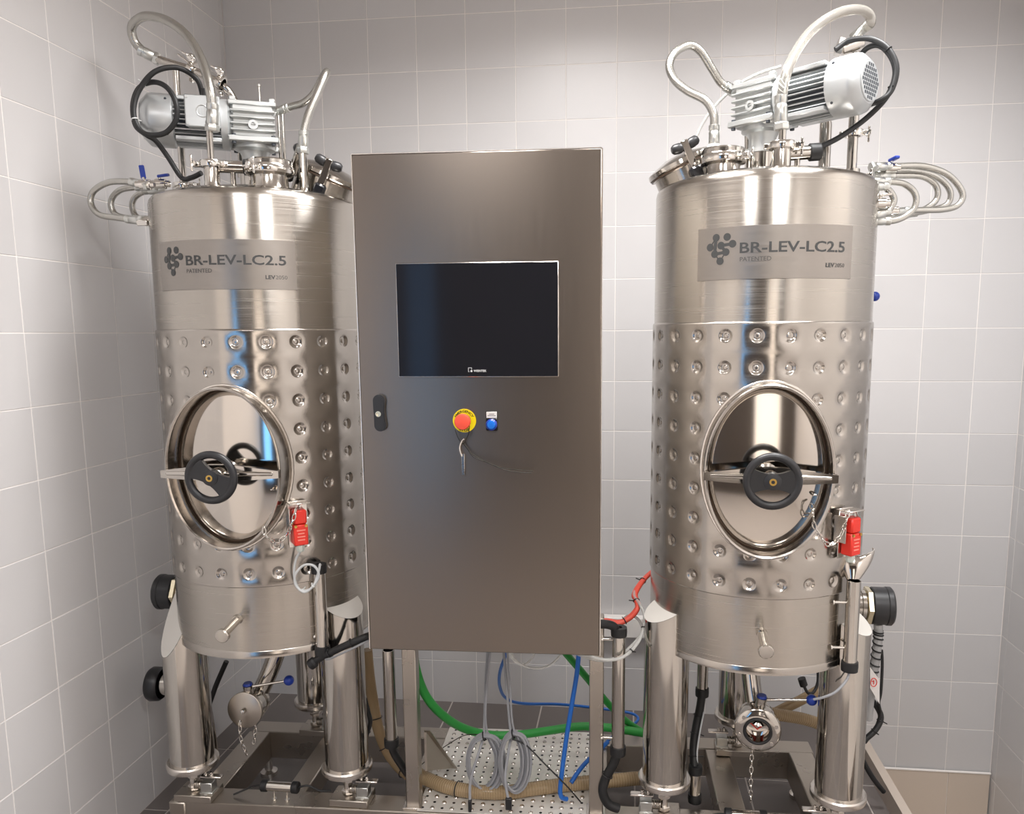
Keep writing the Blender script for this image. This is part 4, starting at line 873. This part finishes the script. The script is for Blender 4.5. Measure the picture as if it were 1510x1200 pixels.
# ------------------------------------------------------------------ side probes with black caps
def probe(label, T, s, z, cap_label=None):
    x0 = T.x + s * (R0 - .012); c = V((x0, T.y, z)); d = V((s, -.06, 0)).normalized(); t = thing('level_probe', label, 'sensor', c - V((0, 0, .055)), 'side level probes')
    MB().lathe([(.04, 0), (.04, .03), (.043, .032), (.043, .042), (.038, .044), (.038, .05)], c, d, 32).build('neck', 'steel_polish', t)
    MB().hexnut(c + d * .044, d, .054, .016).build('hex_nut', 'brass_pale', t)
    MB().lathe([(.05, .059), (.053, .062), (.053, .098), (.055, .1), (.055, .112), (.05, .117), (0, .118)], c, d, 36).build('cap', 'black_plastic', t)
    return c + d * .088
pR = probe('black-capped level probe on the right side of the right tank', TR, 1, .815)
pL = probe('black-capped level probe on the left side of the left tank', TL, -1, .792)
# second black cap low behind the left front leg
c = at(231, 1008, -.87); t = thing('pump_cap', 'black domed cap peeping out behind the left tank\'s front left leg', 'cap', c - V((0, 0, .055)))
d = V((-1, -.1, 0)).normalized(); MB().lathe([(.048, -.02), (.054, -.012), (.055, .012), (.05, .02), (0, .024)], c, d, 36).build('cap', 'black_plastic', t)
MB().lathe([(.036, -.02), (.036, -.05), (.026, -.055), (.026, -.16)], c, d, 28).build('neck', 'steel_polish', t); MB().cyl(c - d * .15, V((c.x + .17, c.y + .02, .2)), .018, None, 16).build('stand_pipe', 'steel_polish', t)
# sleeved cable of the right probe, tag and black cables
hose('sleeved_cable', 'clear-sleeved cable hanging from the right tank\'s black-capped probe', 'cable', [(1295, 920, -.893), (1295, 940, -.893), (1292, 965, -.89), (1288, 990, -.885), (1284, 1020, -.88), (1280, 1060, -.87)], .0125, 'clear_sleeve', n=14)
tw = MB(); C = catmull([at(*p) for p in [(1295, 930, -.893), (1295, 940, -.893), (1292, 965, -.89), (1288, 990, -.885)]], 40)
tw.tube([p + V((math.cos(i * .42) * .013, math.sin(i * .42) * .013, 0)) for i, p in enumerate(C)], .0024, 6, 1); tag(tw.build('spiral_wrap', 'black_rubber'), 'black spiral wrap round the clear-sleeved cable of the right probe', 'cable wrap')
t = thing('cable_tag', 'white cable tag with red round symbol beside the right tank\'s right leg', 'tag', at(1290, 1032, -.9))
o1 = at(1283, 985, -.905); MB().add([at(1283, 984, -.905), at(1297, 1003, -.905), at(1297, 1038, -.905), at(1283, 1014, -.905)] + [p + V((.001, .003, 0)) for p in (at(1283, 984, -.905), at(1297, 1003, -.905), at(1297, 1038, -.905), at(1283, 1014, -.905))], [(3, 2, 1, 0), (4, 5, 6, 7), (0, 1, 5, 4), (1, 2, 6, 5), (2, 3, 7, 6), (3, 0, 4, 7)]).build('card', 'label_white', t)
mb = MB(); c = at(1288.5, 1006, -.906); mb.torus(c, (0, 1, 0), .0085, .0011, 24, 6, ry=.0125); mb.box(c, (.0022, .001, .012), 0); mb.box(c + V((-.003, 0, .003)), (.006, .001, .002), 0); mb.build('red_symbol', 'red_plastic', t)
hose('probe_cable', 'blue and black cable looping down past the white tag', 'cable', [(1300, 958, -.88), (1301, 980, -.88), (1299, 1020, -.88), (1296, 1036, -.87), (1298, 1052, -.86), (1290, 1075, -.85), (1276, 1095, -.85)], .0042, 'black_rubber', n=10)
hose('probe_cable', 'thick black cable arching out behind the right tank\'s right leg', 'cable', [(1266, 1018, -.86), (1280, 1026, -.85), (1293, 1042, -.85), (1299, 1058, -.85), (1291, 1076, -.86), (1274, 1092, -.87), (1262, 1108, -.88)], .0085, 'black_rubber', ties=(.55, .7), n=12)
hose('probe_cable', 'thick black hose sloping down behind the right tank\'s right leg to the kerb', 'cable', [(1258, 1085, -.66), (1272, 1120, -.64), (1288, 1148, -.63), (1303, 1167, -.62)], .0085, 'black_rubber', n=12)
# ------------------------------------------------------------------ bottom outlet valves
def outlet(label, T, c, d, R, kind, ball, stem):
    c = V(c); d = V(d).normalized(); t = thing('butterfly_valve', label, 'valve', c - V((0, 0, R)), 'bottom outlet valves')
    top = V((T.x, T.y, ZBOT - .06)); p1 = c - d * .07
    MB().tube([top + V((0, 0, .03)), top, top * .55 + p1 * .45 + V((0, 0, -.012)), p1 * .9 + top * .1, p1], .0265, 24, 8).build('outlet_pipe', 'steel_polish', t)
    MB().lathe([(.0265, -.075), (R * .82, -.07), (R * .82, -.058), (R * .6, -.054), (R * .6, -.046), (R * .88, -.042), (R * .92, -.036), (R * .92, -.012), (R * .86, -.008), (R * .86, -.004)], c, d, 40).build('valve_body', 'steel_polish', t)
    x, y, _ = frame(d)
    if kind == 'cap':
        cp_ = MB().lathe([(R * .86, -.006), (R, -.004), (R, .006), (R * .95, .008), (0, .009)], c, d, 44).build('blind_cap', 'steel_frame', t)
        MB().lathe([(0, .022), (.006, .02), (.008, .015), (.004, .009)], c, d, 16).build('cap_knob', 'chrome_small', cp_)
    else:
        MB().lathe([(R * .86, -.004), (R, -.002), (R, .008), (R * .94, .012), (R * .66, .016), (R * .6, .016)], c, d, 44).build('flange', 'steel_polish', t)
        MB().torus(c + d * .017, d, R * .56, .0045, 36, 10).build('seal_ring', 'black_rubber', t)
        MB().lathe([(R * .54, .016), (R * .5, -.02), (R * .3, -.026), (0, -.022)], c, d, 36).build('bore', 'steel_mirror', t)
        up = V((0, 0, 1)); up = (up - d * up.dot(d)).normalized(); rt = d.cross(up); q = c - d * .012
        MB().tube([q + rt * .02 + up * .010, q - up * .008, q - rt * .02 + up * .010], .0026, 8, smooth=False).build('bore_reflection', 'red_plastic', t)  # red reflection inside the bore, put in as a coloured V
        for k in range(6):
            a = 2 * PI * (k + .3) / 6; e = x * math.cos(a) + y * math.sin(a); MB().cyl(c + e * R * .82 + d * .010, c + e * R * .82 + d * .016, .005, None, 12).build('bolt', 'chrome_small', t)
    st = V(stem); ms = c - d * .026
    MB().lathe([(R * .55, 0), (.024, .012), (.016, .024), (.0135, (st - ms).length - .012), (.0155, (st - ms).length - .01), (.0155, (st - ms).length), (0, (st - ms).length)], ms + (st - ms).normalized() * R * .3, st - ms, 24).build('stem_housing', 'steel_polish', t)
    tp_ = ms + (st - ms) * 1.0 + (st - ms).normalized() * R * .3
    MB().cyl(tp_ - V((0, 0, .001)), tp_ + V((0, 0, .006)), .014, .012, 20).build('stem_cap', 'blue_plastic', t)
    bl = V(ball); MB().cyl(tp_ - V((0, 0, .008)), bl, .0042, .0036, 12).build('lever_rod', 'chrome_small', t)
    MB().lathe([(.0155 * math.sin(a), -.0155 * math.cos(a)) for a in [PI * k / 14 for k in range(15)]], bl, (0, 0, 1), 24).build('lever_ball', 'blue_plastic', t)
    return t
outlet('capped butterfly valve with blue ball lever under the left tank', TL, at(362, 1046, -1.0), (-.02, -.99, .06), .055, 'cap', at(426, 1003, -.97), at(366, 1016, -.985))
outlet('open butterfly valve with blue ball lever under the right tank', TR, at(1117, 1074, -1.0), (-.12, -.98, .0), .064, 'open', at(1197, 1032, -.99), at(1122, 1036, -.985))
chain('thin chain hanging from the knob of the left tank\'s valve cap', [at(355, 1058, -1.03), at(354, 1075, -1.035), at(356, 1092, -1.03), at(363, 1110, -1.02)])
chain('thin chain hanging behind the left tank\'s valve cap', [at(378, 1062, -.99), at(376, 1080, -.99), at(374, 1096, -.99)])
chain('bead chain hanging straight down from the right tank\'s open valve', [at(1109, 1100, -1.0), at(1108, 1130, -1.0), at(1107, 1160, -1.0), at(1107, 1180, -1.0)])

# ------------------------------------------------------------------ conduits beside the cabinet posts
cable_tube('vertical cable tube under the left end of the cabinet', 575, 958, 1094, -1.0, [], .018, (0,))
cable_tube('vertical cable tube standing right of the cabinet', 912, 931, 1106, -1.03, [(.93, (1.53, -1.03, 0)), (.10, (1.53, -1.03, 0))], .0185)
cable_tube('short cable tube under the right tank\'s left edge', 1036, 966, 1020, -.86, [], .0165, (0,))
cable_tube('low cable tube standing beside the right tank\'s front left leg', 1025, 1134, 1176, -.93, [], .0165)
G = 'black cable bundles below the cabinet'
hose('cable_bundle', 'black cables dropping from the tube under the cabinet\'s left end', 'cable', [(576, 1096, -1.0), (582, 1112, -.99), (592, 1128, -.98), (602, 1142, -.97), (612, 1150, -.95)], .0115, 'black_rubber', group=G)
hose('cable_bundle', 'black cables arching out of the cabinet into the right tube', 'cable', [(876, 922, -1.08), (890, 920, -1.06), (905, 924, -1.04), (912, 938, -1.03)], .0125, 'black_rubber', group=G)
hose('cable_bundle', 'thick black cables curving down from the right tube to the skid', 'cable', [(911, 1106, -1.03), (905, 1125, -1.03), (893, 1148, -1.03), (889, 1168, -1.035), (897, 1185, -1.035), (912, 1192, -1.03)], .0135, 'black_rubber', ties=(.35,), group=G)
hose('cable_bundle', 'black sheathed cables hanging between the two short tubes, right tank', 'cable', [(1036, 1018, -.86), (1032, 1045, -.87), (1027, 1070, -.88), (1023, 1100, -.9), (1024, 1136, -.93)], .0125, 'black_rubber', ties=(.35, .62, .85), group=G)
hose('switch_cable', 'thin white cable beside the black sheath under the right tank', 'cable', [(1038, 1050, -.88), (1032, 1080, -.9), (1028, 1110, -.92), (1029, 1135, -.925)], .0025, 'pale_cable', n=8)
hose('cable_bundle', 'black cables tied beside the tan hose behind the left tank\'s front right leg', 'cable', [(538, 1030, -.92), (543, 1050, -.92), (546, 1065, -.92), (541, 1082, -.92), (538, 1095, -.92)], .007, 'black_rubber', ties=(.7,), group=G)
# orange lines and clear tubes between cabinet and right tank
hose('pneumatic_hose', 'orange-red hose curving from the cabinet up behind the right tank', 'hose', [(876, 917, -.98), (895, 917, -.97), (912, 919, -.96), (930, 910, -.95), (940, 897, -.94), (938, 884, -.92), (935, 877, -.9), (943, 862, -.86), (958, 846, -.8), (975, 835, -.74)], .0075, 'orange_hose', ties=(.28, .55, .82))
hose('pneumatic_hose', 'second orange-red hose running alongside, slightly behind', 'hose', [(876, 914, -.95), (895, 914, -.945), (915, 916, -.94), (932, 905, -.93), (941, 890, -.92), (938, 876, -.9), (948, 858, -.85), (962, 843, -.79), (978, 832, -.74)], .0055, 'orange_hose')
hose('clear_tube', 'clear tube tied to the orange hoses and swinging under the cabinet\'s right corner', 'hose', [(948, 856, -.84), (935, 875, -.9), (943, 890, -.94), (950, 905, -.97), (949, 925, -1.0), (940, 948, -1.03), (920, 968, -1.06), (895, 973, -1.07), (870, 968, -1.08), (845, 962, -1.06)], .0048, 'clear_tube', ties=(.45, .62), n=10)
hose('clear_tube', 'second clear tube looping under the cabinet\'s right corner', 'hose', [(917, 916, -.9), (926, 908, -.9), (940, 912, -.92), (947, 928, -.96), (938, 945, -1.0), (915, 965, -1.03), (890, 974, -1.05), (862, 968, -1.05), (842, 960, -1.04)], .0042, 'clear_tube', n=10)
hose('clear_tube', 'thin clear tube sagging below the middle of the cabinet', 'hose', [(748, 952, -1.08), (762, 975, -1.07), (785, 985, -1.06), (808, 982, -1.06), (825, 968, -1.06), (832, 952, -1.06)], .0036, 'clear_tube', n=8)
hose('clear_tube', 'thin clear tube in a short sag below the middle of the cabinet', 'hose', [(746, 952, -1.05), (758, 974, -1.04), (772, 980, -1.04), (785, 970, -1.04), (792, 952, -1.04)], .003, 'clear_tube', n=8)
# green hoses
hose('water_hose', 'long green hose sagging from the cabinet\'s left end across the tread plate', 'hose', [(609, 950, -1.0), (613, 985, -.99), (626, 1022, -.96), (648, 1050, -.9), (680, 1072, -.82), (720, 1083, -.76), (765, 1083, -.74), (810, 1077, -.73), (855, 1071, -.72), (900, 1073, -.72), (945, 1080, -.72), (985, 1086, -.72)], .0135, 'green_hose', n=16)
hose('water_hose', 'green hose slanting down behind the cabinet\'s right post', 'hose', [(828, 955, -.94), (842, 972, -.9), (866, 1000, -.84), (894, 1034, -.76), (922, 1062, -.7), (952, 1082, -.66), (975, 1094, -.64)], .011, 'green_hose', n=14)
# blue hoses
hose('air_hose', 'blue hose dropping straight in front of the tread plate\'s right half', 'hose', [(854, 952, -1.02), (851, 990, -1.01), (843, 1040, -1.0), (835, 1090, -1.0), (829, 1135, -1.01), (826, 1166, -1.015), (829, 1176, -1.01), (836, 1178, -1.0)], .0068, 'blue_hose')
hose('air_hose', 'blue hose winding from the cabinet along the back wall to the right', 'hose', [(752, 952, -.98), (744, 970, -.94), (737, 992, -.86), (737, 1012, -.78), (746, 1029, -.7), (770, 1037, -.62), (820, 1038, -.5), (865, 1042, -.45), (905, 1047, -.45), (932, 1052, -.46), (941, 1060, -.5), (930, 1071, -.56), (906, 1084, -.6), (890, 1098, -.64)], .005, 'blue_hose')
hose('air_hose', 'short blue hose end rising from the tread plate by the right post', 'hose', [(842, 1154, -.93), (854, 1136, -.9), (868, 1120, -.86), (884, 1106, -.8), (896, 1094, -.74)], .0068, 'blue_hose')
# grey coiled cables
def coil(label, us, cx_, cy_, rx, ry, y, turns, end, black_plug, grp='grey cables coiled below the cabinet'):
    pts = [(*us[0], y), (*us[1], y), (*us[2], y)]
    for k in range(turns * 10 + 1):
        a = PI / 2 + 2 * PI * k / 10; j = ((k // 5 * 7) % 11 - 5) / 5
        pts.append((cx_ + (rx + j * 4.5) * math.cos(a) + j * 2.5, cy_ - (ry + j * 4.0) * math.sin(a), y - .012 + (k / (turns * 10)) * .03))
    pts += [(*e, y - .02 - .025 * i) for i, e in enumerate(end)]
    P = [at(*p) for p in pts]; t = thing('coiled_cable', label, 'cable', min(P, key=lambda q: q.z), grp)
    MB().tube(P, .0041, 8, 4).build('cable', 'grey_cable', t)
    c = at(cx_, cy_ - ry, y); MB().torus(c + V((0, -.004, 0)), (1, 0, .25), .013, .0022, 18, 6).build('cable_tie', 'black_rubber', t)
    b = P[-1]; MB().box(b - V((0, 0, .010)), (.018 if black_plug else .01, .012, .036), .002).build('plug', 'black_plastic', t)
coil('grey cable coil hanging below the cabinet, the left one', ((720, 952), (716, 1010), (714, 1075)), 714, 1124, 24, 40, -.98, 7, ((706, 1110), (694, 1150), (693, 1183)), False)
coil('grey cable coil hanging below the cabinet, the right one', ((742, 952), (747, 1010), (752, 1070)), 757, 1123, 19, 42, -1.0, 8, ((748, 1120), (745, 1150), (750, 1180)), True)
hose('switch_cable', 'thin grey wire running beside the left coil\'s cable up to the cabinet', 'cable', [(724, 952, -1.0), (718, 1010, -.99), (716, 1060, -.985), (720, 1085, -.98)], .003, 'grey_cable', n=8)
hose('switch_cable', 'thin grey wire running beside the right coil\'s cable up to the cabinet', 'cable', [(747, 952, -1.02), (752, 1010, -1.01), (755, 1060, -1.005), (760, 1085, -1.0)], .003, 'grey_cable', n=8)
hose('tie_strap', 'long black cable tie tail slanting over the tread plate', 'strap', [(755, 1090, -1.01), (775, 1098, -1.01), (805, 1128, -1.02), (835, 1158, -1.02), (856, 1182, -1.0)], .0022, 'black_rubber', n=6)
hose('tie_strap', 'thin dark wire arching from the left coil back to the gusset', 'strap', [(712, 1083, -.98), (685, 1084, -.93), (660, 1098, -.9), (640, 1112, -.92), (618, 1130, -.97), (604, 1140, -1.0)], .0014, 'ink_black', n=6)
# tan reinforced hoses
hose('suction_hose', 'tan ribbed hose lying across the front of the tread plate', 'hose', [(606, 1134, -.94)] + [(atz(u, v, .2245),) for u, v in ((625, 1146), (660, 1160), (700, 1167), (745, 1168), (800, 1161), (850, 1155), (900, 1151), (945, 1147))], .0205, 'tan_hose', ties=(.3,), n=18, rib=.006)
hose('suction_hose', 'tan hose running down between the left tank\'s leg and the cabinet', 'hose', [(541, 958, -.86), (545, 1000, -.86), (551, 1040, -.86), (558, 1075, -.87), (570, 1105, -.88), (588, 1130, -.9), (606, 1145, -.93)], .0175, 'tan_hose', ties=(.42, .66, .9), n=18)
hose('suction_hose', 'tan ribbed hose passing behind the right tank\'s valve', 'hose', [(1128, 1050, -.75), (1150, 1054, -.74), (1185, 1060, -.72), (1215, 1070, -.7), (1245, 1085, -.66)], .0185, 'tan_hose', n=18, rib=.006)
hose('suction_hose', 'smooth tan hose rising behind the right tank\'s blue ball lever', 'hose', [(1130, 1058, -.68), (1155, 1045, -.66), (1185, 1030, -.64), (1215, 1012, -.62), (1240, 990, -.6)], .0165, 'tan_hose', n=18)
hose('probe_cable', 'black plug and cable behind the right tank\'s blue ball lever', 'cable', [(1182, 1000, -.72), (1186, 1012, -.72), (1192, 1022, -.72), (1200, 1020, -.7), (1206, 1005, -.68), (1206, 985, -.66)], .0048, 'black_rubber', n=10, rf=lambda s: 2.6 if s < .2 else 1.0)
hose('probe_cable', 'black hose slanting behind the left tank\'s front left leg', 'cable', [(334, 975, -.72), (326, 993, -.72), (318, 1012, -.72), (308, 1040, -.72)], .0085, 'black_rubber', n=10)
